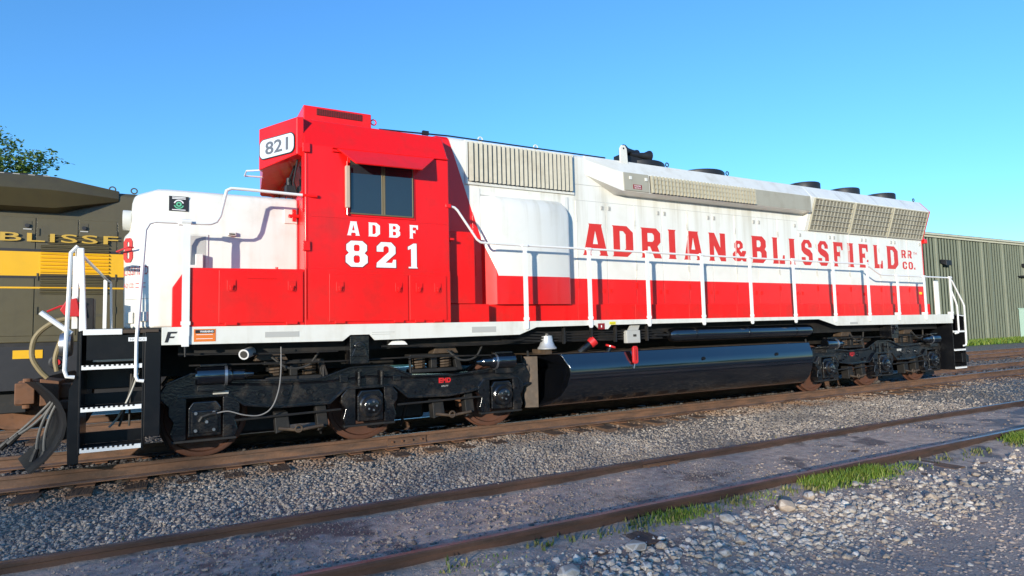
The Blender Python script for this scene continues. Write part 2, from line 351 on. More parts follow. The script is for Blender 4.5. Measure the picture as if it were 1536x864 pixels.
# ------------------------------------------------------------------ lettering
GL = {
 'A': [[(0,0),(.34,0),(.31,.06),(.35,.2),(.65,.2),(.69,.06),(.64,0),(1,0),(.97,.05),(.75,.95),(.78,1),(.24,1),(.27,.95),(.04,.05)], [(.40,.36),(.5,.78),(.60,.36)]],
 'D': [[(0,0),(.70,0),(1,.2),(1,.8),(.70,1),(0,1),(.05,.95),(.05,.05)], [(.36,.17),(.36,.83),(.52,.83),(.64,.73),(.64,.27),(.52,.17)]],
 'R': [[(0,0),(.36,0),(.33,.05),(.33,.38),(.44,.38),(.64,.0),(1,0),(.80,.40),(.96,.54),(.96,.84),(.76,1),(0,1),(.05,.95),(.05,.05)], [(.33,.54),(.33,.83),(.56,.83),(.64,.76),(.64,.61),(.56,.54)]],
 'I': [[(0,0),(1,0),(.9,.06),(.9,.94),(1,1),(0,1),(.1,.94),(.1,.06)]],
 'N': [[(0,0),(.34,0),(.31,.06),(.31,.55),(.70,0),(1,0),(1,1),(.66,1),(.69,.94),(.69,.48),(.36,1),(0,1),(.05,.94),(.05,.06)]],
 'B': [[(0,0),(.74,0),(1,.18),(1,.42),(.88,.52),(.97,.62),(.97,.84),(.74,1),(0,1),(.05,.95),(.05,.05)], [(.36,.16),(.36,.43),(.56,.43),(.64,.37),(.64,.22),(.56,.16)], [(.36,.59),(.36,.84),(.54,.84),(.62,.78),(.62,.65),(.54,.59)]],
 'L': [[(0,0),(1,0),(1,.34),(.86,.34),(.80,.18),(.42,.18),(.42,.94),(.48,1),(0,1),(.06,.94),(.06,.06)]],
 'S': [[(.24,0),(.76,0),(1,.18),(1,.46),(.80,.60),(.36,.70),(.36,.80),(.44,.86),(.56,.86),(.64,.79),(.64,.70),(.96,.70),(.96,.84),(.74,1),(.26,1),(.02,.83),(.02,.58),(.22,.45),(.64,.33),(.64,.21),(.56,.14),(.44,.14),(.36,.21),(.36,.31),(0,.31),(0,.18)]],
 'F': [[(0,0),(.46,0),(.40,.06),(.40,.42),(.64,.42),(.70,.34),(.70,.68),(.64,.60),(.40,.60),(.40,.83),(.78,.83),(.86,.68),(1,.68),(1,1),(0,1),(.06,.94),(.06,.06)]],
 'E': [[(0,0),(1,0),(1,.34),(.86,.34),(.78,.17),(.40,.17),(.40,.42),(.62,.42),(.68,.34),(.68,.68),(.62,.60),(.40,.60),(.40,.83),(.78,.83),(.86,.68),(1,.68),(1,1),(0,1),(.06,.94),(.06,.06)]],
 'C': [[(.26,0),(.74,0),(1,.2),(1,.4),(.68,.4),(.68,.26),(.58,.17),(.42,.17),(.34,.26),(.34,.74),(.42,.83),(.58,.83),(.68,.74),(.68,.62),(1,.62),(1,.8),(.74,1),(.26,1),(0,.8),(0,.2)]],
 'O': [[(.28,0),(.72,0),(1,.2),(1,.8),(.72,1),(.28,1),(0,.8),(0,.2)], [(.42,.17),(.34,.26),(.34,.74),(.42,.83),(.58,.83),(.66,.74),(.66,.26),(.58,.17)]],
 '8': [[(.24,0),(.76,0),(1,.17),(1,.42),(.86,.53),(.97,.64),(.97,.85),(.76,1),(.24,1),(.03,.85),(.03,.64),(.14,.53),(0,.42),(0,.17)], [(.42,.15),(.36,.21),(.36,.38),(.42,.44),(.58,.44),(.64,.38),(.64,.21),(.58,.15)], [(.42,.60),(.37,.65),(.37,.80),(.42,.85),(.58,.85),(.63,.80),(.63,.65),(.58,.60)]],
 '2': [[(0,0),(1,0),(1,.32),(.86,.32),(.80,.19),(.46,.19),(.98,.56),(.98,.82),(.76,1),(.24,1),(.02,.82),(.02,.62),(.36,.62),(.36,.78),(.43,.84),(.56,.84),(.63,.78),(.63,.62),(.02,.18)]],
 '1': [[(.05,0),(.95,0),(.84,.06),(.84,1),(.55,1),(.0,.86),(.0,.74),(.30,.78),(.30,.06),(.05,.06)]],
 '&': [[(.16,0),(.54,0),(.66,.09),(.78,0),(1,0),(1,.14),(.86,.24),(1,.42),(1,.52),(.72,.52),(.66,.42),(.52,.56),(.78,.66),(.78,.86),(.62,1),(.30,1),(.14,.86),(.14,.66),(.24,.54),(0,.36),(0,.14)], [(.34,.16),(.28,.22),(.28,.34),(.36,.42),(.54,.24),(.44,.16)], [(.44,.64),(.38,.70),(.38,.80),(.44,.85),(.50,.85),(.55,.80),(.55,.72)]],
 '.': [[(0,0),(1,0),(1,1),(0,1)]],
}
def glyph_tris(ch):
    loops = [[Vector((x, y, 0)) for x, y in l] for l in GL[ch]]
    tr = tessellate_polygon(loops); pts = [(p.x, p.y) for l in loops for p in l]
    return pts, [tuple(t) for t in tr]
def font_tris(txt, bold=0.0, space=1.0):
    cu = bpy.data.curves.new('t', 'FONT'); cu.body = txt; cu.offset = bold; cu.space_character = space; cu.resolution_u = 3
    o = bpy.data.objects.new('t', cu); COL.objects.link(o)
    me = bpy.data.meshes.new_from_object(o); bpy.data.objects.remove(o); bpy.data.curves.remove(cu)
    pts = [(v.co.x, v.co.y) for v in me.vertices]; fs = [tuple(p.vertices) for p in me.polygons]; bpy.data.meshes.remove(me)
    xs = [q[0] for q in pts]; ys = [q[1] for q in pts]; x0, x1, y0, y1 = min(xs), max(xs), min(ys), max(ys)
    return [((x - x0) / (x1 - x0), (y - y0) / (y1 - y0)) for x, y in pts], fs
def letter(name, pts, fs, fn, mat, parent):
    """flat print laid on a surface through fn(u, v) -> point"""
    b = MB(); b.add([fn(u, v) for u, v in pts], fs)
    me = bpy.data.meshes.new(name); me.from_pydata(b.v, [], b.f); me.materials.append(M[mat])
    return link(name, me, parent)
def side(x0, x1, z0, z1, y): return lambda u, v: (x0 + u * (x1 - x0), y, z0 + v * (z1 - z0))
def gtext(s, spans, z0, z1, y, mat, parent, name='letter'):
    for ch, (a, b) in zip(s, spans): letter(name, *glyph_tris(ch), side(a, b, z0, z1, y), mat, parent)
def ftext(s, x0, x1, z0, z1, y, mat, parent, bold=0.02, name='lettering', space=1.0):
    return letter(name, *font_tris(s, bold, space), side(x0, x1, z0, z1, y), mat, parent)

# ================================================================== GROUND
def vnoise(x, y, seed=0):
    """smooth value noise for relief"""
    xi = np.floor(x).astype(int); yi = np.floor(y).astype(int); xf = x - xi; yf = y - yi
    def h(a, b): return (np.sin(a * 127.1 + b * 311.7 + seed * 74.7) * 43758.5453) % 1.0
    u = xf*xf*(3-2*xf); v = yf*yf*(3-2*yf)
    return (h(xi, yi)*(1-u)+h(xi+1, yi)*u)*(1-v)+(h(xi, yi+1)*(1-u)+h(xi+1, yi+1)*u)*v
TR_OWN, TR_FRONT, TR_BACK = 0.0, -4.4175, 4.6      # track centre lines (Y)
Z_FRONT = -0.152
def gz(x, y):
    """height of the yard surface"""
    x = np.asarray(x, float); y = np.asarray(y, float)
    z = np.interp(y, [-60, -12, -6.6, -5.3, -3.5, -1.5, -0.9, 0.9, 1.5, 3.0, 6.0, 9, 60], [-.4, -.36, -.30, -.250, -.250, -.225, -.195, -.195, -.21, -.24, -.22, -.25, -.25])
    z = z + (vnoise(x*0.6, y*0.9, 1)-.5)*0.05 + (vnoise(x*2.3, y*2.3, 2)-.5)*0.022 + (vnoise(x*7, y*7, 3)-.5)*0.012
    return z
def axis_pts(lo, hi, step, far):
    a = list(np.arange(lo, hi + 1e-6, step)); d = step; x = a[-1]
    up = []
    while x < far: d *= 1.35; x += d; up.append(x)
    d = step; x = a[0]; dn = []
    while x > -far: d *= 1.35; x -= d; dn.append(x)
    return np.array(dn[::-1] + a + up)
gx = axis_pts(-5, 24, 0.07, 2500); gy = axis_pts(-10, 6, 0.07, 2500)
GX, GY = np.meshgrid(gx, gy); GZ = gz(GX, GY)
nx, ny = len(gx), len(gy)
me = bpy.data.meshes.new('ground')
co = np.stack([GX, GY, GZ], -1).reshape(-1, 3)
idx = np.arange(nx*ny).reshape(ny, nx); q = np.stack([idx[:-1, :-1], idx[:-1, 1:], idx[1:, 1:], idx[1:, :-1]], -1).reshape(-1, 4)
def npmesh(name, co, faces, mat, smooth=False):
    me = bpy.data.meshes.new(name); k = faces.shape[1]
    me.vertices.add(len(co)); me.vertices.foreach_set('co', np.ascontiguousarray(co, np.float32).ravel())
    me.loops.add(faces.size); me.loops.foreach_set('vertex_index', np.ascontiguousarray(faces, np.int32).ravel())
    me.polygons.add(len(faces)); me.polygons.foreach_set('loop_start', np.arange(0, faces.size, k, dtype=np.int32))
    me.polygons.foreach_set('use_smooth', np.full(len(faces), smooth))
    me.update(calc_edges=True); me.materials.append(M[mat] if isinstance(mat, str) else mat); return me
ground = struct(link('ground', npmesh('ground', co, q, 'ground', True)))

# stones -------------------------------------------------------------
t_ = (1 + 5 ** .5) / 2
ICO = np.array([(-1,t_,0),(1,t_,0),(-1,-t_,0),(1,-t_,0),(0,-1,t_),(0,1,t_),(0,-1,-t_),(0,1,-t_),(t_,0,-1),(t_,0,1),(-t_,0,-1),(-t_,0,1)]) / math.hypot(1, t_)
ICF = np.array([(0,11,5),(0,5,1),(0,1,7),(0,7,10),(0,10,11),(1,5,9),(5,11,4),(11,10,2),(10,7,6),(7,1,8),(3,9,4),(3,4,2),(3,2,6),(3,6,8),(3,8,9),(4,9,5),(2,4,11),(6,2,10),(8,6,7),(9,8,1)])
def stones(xy, size, name, mat, parent=None, sink=0.25, flat=0.7):
    n = len(xy); k = 12
    base = ICO[None] * (1 + rng.uniform(-.28, .28, (n, k, 1)))
    sc = np.stack([rng.uniform(.7, 1.35, n), rng.uniform(.7, 1.2, n), rng.uniform(.55, .95, n) * flat / .7], -1) * size[:, None]
    base = base * sc[:, None, :]
    a = rng.uniform(0, 2*pi, n); tl = rng.normal(0, .35, n)
    ca, sa, ct, st = np.cos(a)[:, None], np.sin(a)[:, None], np.cos(tl)[:, None], np.sin(tl)[:, None]
    x, y, z = base[..., 0], base[..., 1], base[..., 2]
    y, z = y*ct - z*st, y*st + z*ct
    x, y = x*ca - y*sa, x*sa + y*ca
    c = np.stack([x + xy[:, 0:1], y + xy[:, 1:2], z + (gz(xy[:, 0], xy[:, 1]) + size * sink)[:, None]], -1).reshape(-1, 3)
    f = (ICF[None] + (np.arange(n) * k)[:, None, None]).reshape(-1, 3)
    o = link(name, npmesh(name, c, f, mat), parent); return struct(o, 'stuff')
def scatter(x0, x1, y0, y1, dens):
    n = int((x1 - x0) * (y1 - y0) * dens)
    return np.stack([rng.uniform(x0, x1, n), rng.uniform(y0, y1, n)], -1)
def sizes(n, lo, hi, p=2.0): return lo + (hi - lo) * rng.random(n) ** p
def keep(xy, prob): return xy[rng.random(len(xy)) < prob]
# ballast shoulder between the two tracks (dense near the camera, coarser far away)
A = np.concatenate([scatter(-3.6, 6, -3.55, -0.86, 1400), scatter(6, 14, -3.55, -0.86, 520), scatter(14, 34, -3.5, -0.86, 120)])
S = sizes(len(A), .008, .024) * np.interp(A[:, 0], [-4, 7, 14, 34], [1, 1, 1.25, 1.9])
thin = np.clip(vnoise(A[:, 0]*.5, A[:, 1]*.8, 9) * 1.6 + .25 + np.where(A[:, 0] < 6, .4, -.15), .12, 1)
kk = rng.random(len(A)) < thin; A, S = A[kk], S[kk]
bal = stones(A, S, 'gravel', 'ballast'); bal['label'] = 'grey crushed stone ballast between the two nearer tracks'; bal['category'] = 'gravel'
A = np.concatenate([scatter(-5, 6, -0.69, 0.69, 260), scatter(6, 17, -0.69, 0.69, 60), scatter(16, 40, -0.69, 0.69, 70), scatter(-6, 0, .86, 3.7, 220), scatter(17, 45, .86, 3.6, 45)])
c2 = stones(A, sizes(len(A), .016, .04) * np.interp(A[:, 0], [0, 16, 40], [1, 1.5, 2.2]), 'gravel', 'cinder'); c2['label'] = 'dark oily cinders between the rails under the red and white locomotive'; c2['category'] = 'gravel'
A = np.concatenate([scatter(-3.0, 5, -5.08, -3.76, 330), scatter(5, 18, -5.08, -3.76, 110)])
A = keep(A, np.clip((vnoise(A[:, 0]*1.1, A[:, 1]*1.5, 5) - .42) * 3.2, 0.08, 1))
A2 = np.concatenate([scatter(-3.0, 6, -5.08, -3.76, 1100), scatter(0.5, 7, -6.2, -5.28, 700)])
A2 = keep(A2, np.clip((vnoise(A2[:, 0]*1.7, A2[:, 1]*2.1, 15) - .25) * 2.2, 0.15, 1))
c4 = stones(A2, sizes(len(A2), .003, .011), 'gravel', 'mudstone', sink=.1); c4['label'] = 'fine grey grit lying on the mud around the nearest rails'; c4['category'] = 'gravel'
c3 = stones(A, sizes(len(A), .008, .024), 'gravel', 'lot', sink=.15); c3.data.materials[0] = M['mudstone']; c3['label'] = 'sparse dark chippings in the mud between the nearest rails'; c3['category'] = 'gravel'
# pale limestone strip
A = np.concatenate([scatter(0.6, 7, -6.9, -5.4, 1600), scatter(7, 22, -6.6, -5.5, 520)])
edge = np.clip(1 - np.abs(A[:, 1] + 6.12 + (vnoise(A[:, 0]*.8, A[:, 0]*0, 4) - .5) * .35) / .68, 0, 1)
A = keep(A, np.clip(edge * 1.5, 0, 1) * np.interp(A[:, 0], [.6, 2.6], [.1, .8]) * np.clip(vnoise(A[:, 0]*1.3, A[:, 1]*1.7, 12) * 1.5 + .25, 0, 1))
lim = stones(A, sizes(len(A), .006, .038, 3.8), 'gravel', 'lime', sink=.12); lim['label'] = 'pale limestone chips in a strip beside the nearest rail'; lim['category'] = 'gravel'
# compact lot and verge chippings
A = np.concatenate([scatter(0.5, 8, -8.3, -6.3, 420), scatter(8, 20, -8.3, -6.3, 120), scatter(-2, 8, -6.0, -5.25, 120)])
lot = stones(A, sizes(len(A), .006, .024, 2.5), 'gravel', 'lot', sink=.05, flat=.5); lot['label'] = 'small flattened dark stones of the gravel lot in the foreground'; lot['category'] = 'gravel'
A = keep(scatter(0.5, 14, -8.0, -6.0, 45), .5)
lot2 = stones(A, sizes(len(A), .008, .03, 2.5), 'gravel', 'lime', sink=.05, flat=.5); lot2['label'] = 'scattered pale pebbles strewn over the dark gravel lot'; lot2['category'] = 'gravel'
# single large rocks one can tell apart, pieces of the ground
for k in range(46):
    x = rng.uniform(2.3, 9.5); y = rng.normal(-6.0, .2); r = rng.uniform(.035, .06)
    if k < 5: x, y, r = [(4.9, -5.72, .10), (4.15, -5.66, .075), (3.0, -5.75, .08), (5.4, -5.6, .07), (2.2, -5.95, .09)][k]
    vs_ = ICO * (1 + rng.uniform(-.25, .25, (12, 1))) * np.array([1.25, .95, .7]) * r
    a = rng.uniform(0, 6.28); R2 = np.array([[math.cos(a), -math.sin(a), 0], [math.sin(a), math.cos(a), 0], [0, 0, 1]])
    o = link('stone', npmesh('stone', vs_ @ R2.T, ICF, 'lime'), ground, loc=(x, y, float(gz(x, y)) + r * .25)); bev(o, r * .12, 1)

# ================================================================== TRACKS
RAILP = [(-.07,-.175),(.07,-.175),(.07,-.163),(.012,-.142),(.009,-.05),(.034,-.04),(.036,-.012),(.027,0),(-.027,0),(-.036,-.012),(-.034,-.04),(-.009,-.05),(-.012,-.142),(-.07,-.163)]
tie_me = MB().box(-.115, .115, -1.3, 1.3, -.17, 0).mesh('tie', 'wood')
plate_me = MB().box(-.09, .09, -.17, .17, 0, .014).mesh('tie_plate', 'rust')
spike_me = MB().box(-.014, .014, -.014, .014, 0, .035).mesh('spike', 'rust')
def track(yc, ztop, x0, x1, tie0, tie1, tz, plates, lab, rm='rail'):
    root = thing('railway_track', lab, 'track'); root['kind'] = 'structure'
    for s in (-1, 1):
        y = yc + s * .7525
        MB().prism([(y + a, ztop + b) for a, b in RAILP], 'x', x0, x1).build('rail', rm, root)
    x = tie0
    while x < tie1:
        o = link('tie', tie_me, root, loc=(x + random.uniform(-.03, .03), yc + random.uniform(-.05, .05), tz + random.uniform(-.012, .01) - (.022 if yc == 0 and x < 5 else 0)), rot=(random.uniform(-.006, .006), 0, random.uniform(-.02, .02)))
        if plates[0] < x < plates[1]:
            for s in (-1, 1):
                p = link('tie_plate', plate_me, root, loc=(x, yc + s * .7525, ztop - .192))
        x += .533
    return root
tr1 = track(TR_OWN, 0, -60, 160, -3.9, 42, -.188, (-4, 24), 'rusty main track with wooden ties carrying the red and white locomotive')
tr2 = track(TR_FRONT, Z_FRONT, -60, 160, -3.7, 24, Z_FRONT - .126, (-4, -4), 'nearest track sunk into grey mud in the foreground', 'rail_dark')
tr3 = track(TR_BACK, 0.0, -60, 160, -6.2, 48, -.185, (0, 0), 'rusty farther track behind the red and white locomotive')
for x, y, z in ((5.15, TR_FRONT + .7525, Z_FRONT), (2.75, TR_OWN - .7525, 0)):
    rt = tr2 if z else tr1
    jb = MB().prism([(y - .02, z - .15), (y - .045, z - .15), (y - .045, z - .135), (y - .03, z - .12), (y - .028, z - .07), (y - .036, z - .052), (y - .02, z - .05)], 'x', x - .3, x + .3).build('joint_bar', 'rail', rt)
    for k in range(4): MB().cyl((x - .23 + k * .15, y - .028, z - .095), (x - .23 + k * .15, y - .06, z - .095), .016, n=6).build('bolt', 'rust', jb)

# ================================================================== LOCOMOTIVE
loco = thing('diesel_locomotive', 'red and white six-axle diesel locomotive numbered 821 parked on the main track', 'locomotive')
YS = -1.52                      # near side sheet of sill and cab
HY = -1.05                      # near side of hood
ZW = 1.655                      # walkway height

# ---- frame
prof = [(-.47,ZW),(-.47,1.445),(1.63,1.432),(1.73,1.51),(1.99,1.51),(2.06,1.432),(4.33,1.45),(4.64,1.56),(5.77,1.57),(5.86,1.50),(6.03,1.50),(6.10,1.57),(11.56,1.595),(12.15,1.45),(16.83,1.43),(16.83,ZW)]
for y0, y1 in ((YS, YS + .03), (1.49, 1.52)):
    MB().prism(prof, 'y', y0, y1).build('side_sill', 'white', loco, bevel=.004)
MB().box(-1.22, 17.35, -1.488, 1.488, ZW - .035, ZW - .004).build('walkway_deck', 'dark', loco)
MB().box(-1.1, 17.3, -.42, .42, 1.02, 1.615).build('centre_sill', 'dark', loco)
MB().box(-.3, 16.7, -1.2, 1.2, 1.30, 1.612).build('underframe', 'dark', loco)
sill = [o for o in loco.children if o.name.startswith('side_sill')][0]
letter('lettering', [(.12,0),(.36,0),(.46,.40),(.80,.40),(.86,.56),(.50,.56),(.57,.83),(.98,.83),(1.05,1),(.34,1)], [tuple(range(10))], side(-.455, -.315, 1.475, 1.60, YS - .003), 'decal_black', sill)
d = MB().box(-.135, .10, YS - .004, YS - .0005, 1.475, 1.625).build('warning_decal', 'orange', sill)
MB().box(-.12, .085, YS - .006, YS - .0042, 1.575, 1.615).build('warning_band', 'decal_black', sill)
ftext('WARNING', -.07, .075, 1.583, 1.607, YS - .008, 'decal_white', sill, 0.03)
for k in range(2): MB().box(-.11, .07, YS - .006, YS - .0042, 1.556 - k * .05, 1.562 - k * .05).build('decal_line', 'decal_white', sill)
for a, b, z0, z1 in ((.66, 1.07, 1.505, 1.575), (3.52, 3.92, 1.50, 1.585), (12.62, 12.9, 1.47, 1.52)):
    MB().box(a, b, YS - .003, YS - .0005, z0, z1).build('grey_patch', 'decal_grey', sill)
for k in range(2): MB().box(2.02, 2.34 - .06 * k, YS - .003, YS - .0005, 1.535 - k * .028, 1.541 - k * .028).build('stencil_line', 'decal_grey', sill)
MB().box(5.82, 5.96, YS - .003, YS - .0005, 1.50, 1.60).build('red_decal', 'dkred', sill)
MB().box(5.88, 5.90, YS - .005, YS - .0032, 1.53, 1.57).build('decal_mark', 'decal_white', sill)
MB().box(6.06, 6.19, YS - .003, YS - .0005, 1.575, 1.625).build('yellow_decal', 'decal_yellow', sill)
MB().box(6.08, 6.17, YS - .005, YS - .0032, 1.595, 1.601).build('decal_mark', 'decal_black', sill)

# jacking pads and hangers under the sill
for x in (1.86, 14.35):
    b = MB(); b.box(x - .13, x + .13, YS + .031, -1.2, 1.12, 1.50); b.cyl((x - .02, YS + .03, 1.36), (x - .02, YS - .03, 1.36), .06, n=16); b.cyl((x - .02, YS - .031, 1.36), (x - .02, YS - .05, 1.36), .03, n=6)
    b.prism([(x - .12, 1.22), (x - .05, 1.38), (x + .06, 1.38), (x + .10, 1.22)], 'y', -1.525, -1.48)
    b.build('jacking_pad', 'black', loco, bevel=.008)
b = MB(); b.prism([(2.28, 1.36), (2.34, 1.41), (2.43, 1.425), (2.52, 1.40), (2.56, 1.355)], 'y', -1.42, -1.39); b.build('white_bracket', 'decal_white', loco)
dp = MB().tube([(.42, -1.46, 1.30), (.52, -1.28, 1.33)], .065, 18).build('drain_pipe', 'silver', loco)
MB().tube([(.417, -1.465, 1.299), (.4185, -1.4625, 1.2995)], .045, 16).build('pipe_bore', 'mesh_dark', dp)
for k in range(4):
    z = 1.47 - k * .045; ys = -1.40 + .012 * k
    MB().tube([(4.45 - .1 * k, ys + .1, z + .03), (4.9, ys, z), (6.4, ys, z - .008), (7.35, ys, z - .01)], .014, 6).build('brake_pipe', 'dark', loco)
for x in (5.2, 5.75, 6.25, 6.95): MB().box(x, x + .03, -1.43, -1.37, 1.28, 1.56).build('pipe_clamp', 'dark', loco)
MB().tube([(2.2, -1.36, 1.34), (3.0, -1.37, 1.33), (4.0, -1.37, 1.33), (4.5, -1.34, 1.37)], .016, 6).build('brake_pipe', 'dark', loco)
MB().tube([(-.3, -1.36, 1.33), (.6, -1.37, 1.30), (1.6, -1.37, 1.30)], .014, 6).build('brake_pipe', 'dark', loco)

# ---- nose (short hood)
def nose_ring(z, fx, inset):
    cx = fx; w = 1.05 - inset
    half = [(1.14, -w), (-.5 + inset * .6, -w), (-.60 + inset * .6, -w + .03), (cx + .03, -.68 + inset), (cx, -.58 + inset)]
    return half + [(x, -y) for x, y in half[::-1]]
ring = lambda z, fx, inset: [(x, y, z) for x, y in nose_ring(z, fx, inset)]
b = MB(); b.loft([ring(ZW - .002, -.91, 0), ring(2.83, -.925, 0), ring(2.90, -.86, .0), ring(3.27, -.84, .0), ring(3.375, -.815, .03), ring(3.42, -.76, .10)])
nose = b.build('nose', 'white', loco, bevel=.035, seg=3)
ux, uy = -.60 - -.895, -1.02 + .68     # chamfer direction
def cham(s, z, off=.004):
    """point on the angled nose panel: s from centre edge (0) to side edge (1)"""
    x = -.893 + s * (.293); y = -.68 - s * .34
    n = Vector((-.34, -.293)).normalized(); k = .006 * 0
    fx = np.interp(z, [ZW, 2.83], [0, -.015]) * (1 - s)
    return (x + fx + n.x * off, y + n.y * off, z)
def nfn(s0, s1, z0, z1): return lambda u, v: cham(s0 + u * (s1 - s0), z0 + v * (z1 - z0))
letter('lettering', *glyph_tris('8'), nfn(-.04, .30, 2.49, 2.80), 'let_red', nose)
letter('lettering', *font_tris('LISSFIELD', .0, 1.25), nfn(-.02, .88, 2.325, 2.435), 'let_red', nose)
letter('lettering', *font_tris('AD CO.', .0, 1.15), nfn(-.02, .36, 2.165, 2.225), 'let_red', nose)
for z in (2.165, 2.215): letter('lettering', [(0, 0), (1, 0), (1, 1), (0, 1)], [(0, 1, 2, 3)], nfn(.42, .80, z, z + .008), 'let_red', nose)
hl = MB().lathe([(.0, 0), (.12, 0), (.13, -.02), (.13, -.10), (.105, -.10), (.10, -.05), (.0, -.05)], (-.84, -.52, 3.06), 'x', 20)
for v_i in range(len(hl.v)):
    pass
hl.build('headlight', 'white', nose, smooth=True)
MB().lathe([(0, 0), (.10, 0), (.10, -.01), (0, -.012)], (-.895, -.52, 3.06), 'x', 20).build('headlight_lens', 'glass', nose)
MB().tube([(-.96, -.64, 2.62), (-.99, -.68, 2.63), (-.85, -.93, 2.66), (-.80, -.90, 2.66)], .012, 6).build('grab_iron', 'lamp_red', nose)
letter('plate_seam', [(0, 0), (1, 0), (1, 1), (0, 1)], [(0, 1, 2, 3)], nfn(.0, 1.0, 2.02, 2.026), 'decal_grey', nose)
b = MB()
for s0, z0, z1 in ((.08, 1.72, 1.86), (.62, 1.74, 1.86)):
    c0, c1, c2_, c3_ = cham(s0, z0, .0), cham(s0 + .28, z0, .0), cham(s0 + .28, z1, .0), cham(s0, z1, .0)
    n = Vector((-.34, -.293, 0)).normalized() * .02
    b.add([c0, c1, c2_, c3_] + [tuple(Vector(c) + n) for c in (c0, c1, c2_, c3_)], [(0,1,2,3), (4,7,6,5), (0,4,5,1), (1,5,6,2), (2,6,7,3), (3,7,4,0)])
b.build('step_bracket', 'white', nose, bevel=.006)
# sticker
st = MB().box(-.42, -.20, HY - .006, HY - .001, 3.125, 3.315).build('sticker', 'decal_black', nose)
for z in (3.296, 3.279, 3.137): MB().box(-.385, -.235, HY - .0085, HY - .0062, z, z + .010).build('sticker_line', 'decal_white', nose)
def ringpts(r0, r1, a0, a1, n=12):
    p = [(math.cos(a0 + (a1 - a0) * i / n) * r0, math.sin(a0 + (a1 - a0) * i / n) * r0) for i in range(n + 1)]
    return p + [(math.cos(a1 - (a1 - a0) * i / n) * r1, math.sin(a1 - (a1 - a0) * i / n) * r1) for i in range(n + 1)]
for a0, a1, mt_ in ((.3, 2.9, 'decal_white'), (3.4, 6.0, 'decal_green')):
    b = MB(); b.prism([(-.31 + x, 3.213 + z) for x, z in ringpts(.058, .044, a0, a1)], 'y', HY - .0085, HY - .0062); b.build('sticker_arrow', mt_, nose)
b = MB(); b.prism([(-.31 + x, 3.213 + z) for x, z in ringpts(.032, .014, 0, 6.28, 16)], 'y', HY - .0085, HY - .0062); b.build('sticker_dot', 'decal_green', nose)
# recessed side steps pocket on nose side: dark-framed pocket with steps
pk = MB(); pk.box(-.265, .03, HY - .012, HY + .002, 1.7, 2.845); pk.build('pocket_frame', 'white', nose, bevel=.006)
MB().box(-.235, .0, HY - .0145, HY - .0125, 2.37, 2.82).build('pocket_back', 'decal_grey', nose)
b = MB(); b.prism([(-.20, 2.37), (-.20, 2.44), (-.12, 2.44), (-.12, 2.58), (-.03, 2.58), (-.03, 2.37)], 'y', HY - .10, HY - .015); b.build('pocket_step', 'white', nose, bevel=.01)
b = MB(); b.box(.255, .355, HY - .05, HY, 2.84, 2.89); b.build('walkway_light', 'white', nose, bevel=.008)
MB().box(.27, .34, HY - .054, HY - .05, 2.85, 2.868).build('light_lens', 'mesh_dark', nose)
b = MB(); b.box(.95, 1.12, HY - .02, HY, 3.05, 3.25); b.build('hinge_plate', 'white', nose, bevel=.004)
b = MB(); b.box(1.0, 1.14, HY - .06, HY - .02, 3.13, 3.17); b.box(1.05, 1.10, HY - .05, HY - .021, 3.08, 3.24); b.build('door_hinge', 'red', nose, bevel=.006)

# ---- side boxes below the cab and beside the nose
poly = [(-.37, ZW - .002), (-.37, 2.12), (-.22, 2.365), (1.14, 2.38), (1.14, ZW - .002)]
sb = MB(); sb.prism(poly, 'y', YS - .0, -1.04); box1 = sb.build('side_box', 'red', loco, bevel=.012)
sb = MB(); sb.box(1.141, 3.19, YS - .006, -1.0, ZW - .002, 2.40); box2 = sb.build('side_box', 'red', loco, bevel=.01)
for par, xa, xb in ((box1, .13, 1.12), (box2, 1.45, 2.54), (box2, 2.56, 3.12)):
    ztop = 2.345 if par is box1 else 2.33
    yy = YS - (.0 if par is box1 else .006)
    MB().box(xa, xb, yy - .014, yy, 1.69, ztop).build('door', 'red', par, bevel=.006)
    for x in (xa + .14, xb - .14):
        b = MB(); b.prism([(x - .05, 2.10), (x - .05, 2.22), (x + .05, 2.22), (x + .05, 2.10), (x + .03, 2.08), (x - .03, 2.08)], 'y', yy - .026, yy - .014); b.box(x - .022, x + .022, yy - .05, yy - .026, 2.13, 2.16); b.cyl((x, yy - .026, 2.115), (x, yy - .045, 2.115), .02, n=10)
        b.build('latch', 'red', par, bevel=.004)
        b = MB(); b.box(x - .07, x + .07, yy - .03, yy, 1.665, 1.70); b.build('hinge', 'red', par, bevel=.006)
MB().box(.45, .78, YS - .024, YS - .0145, 2.245, 2.255).build('trim_line', 'red', box1)
MB().cyl((.84, -1.2, 2.375), (.84, -1.2, 2.43), .018, n=8).build('breather_pipe', 'red', box1)

# ---- cab
X0, X1 = 1.14, 3.19
half = [(YS, 1.70), (YS, 4.055), (-1.27, 4.47), (-.7, 4.60), (0, 4.64)]
sec = half + [(-y, z) for y, z in half[-2::-1]]
cab = MB().prism(sec, 'x', X0, X1).build('cab', 'red', loco, bevel=.018)
# drip rail and seams
MB().tube([(X0 + .36, YS - .02, 4.035), (X1 - .02, YS - .02, 4.06)], .012, 6).build('drip_rail', 'red', cab)
MB().tube([(X0 + .36, YS - .02, 3.985), (X0 + .8, YS - .02, 3.99)], .008, 6).build('drip_rail', 'red', cab)
b = MB(); b.box(X0 + .01, 1.70, YS - .005, YS - .0005, 3.085, 3.093); b.box(2.66, X1 - .01, YS - .005, YS - .0005, 3.09, 3.098); b.build('seam', 'red', cab)
b = MB(); b.box(X0 + .025, X0 + .035, YS - .006, YS - .0005, 1.72, 4.02); b.build('corner_seam', 'red', cab)
for z in (2.62, 3.93): MB().box(X0 - .03, X0 + .07, YS - .03, YS + .0, z, z + .13).build('bracket', 'red', cab, bevel=.01)
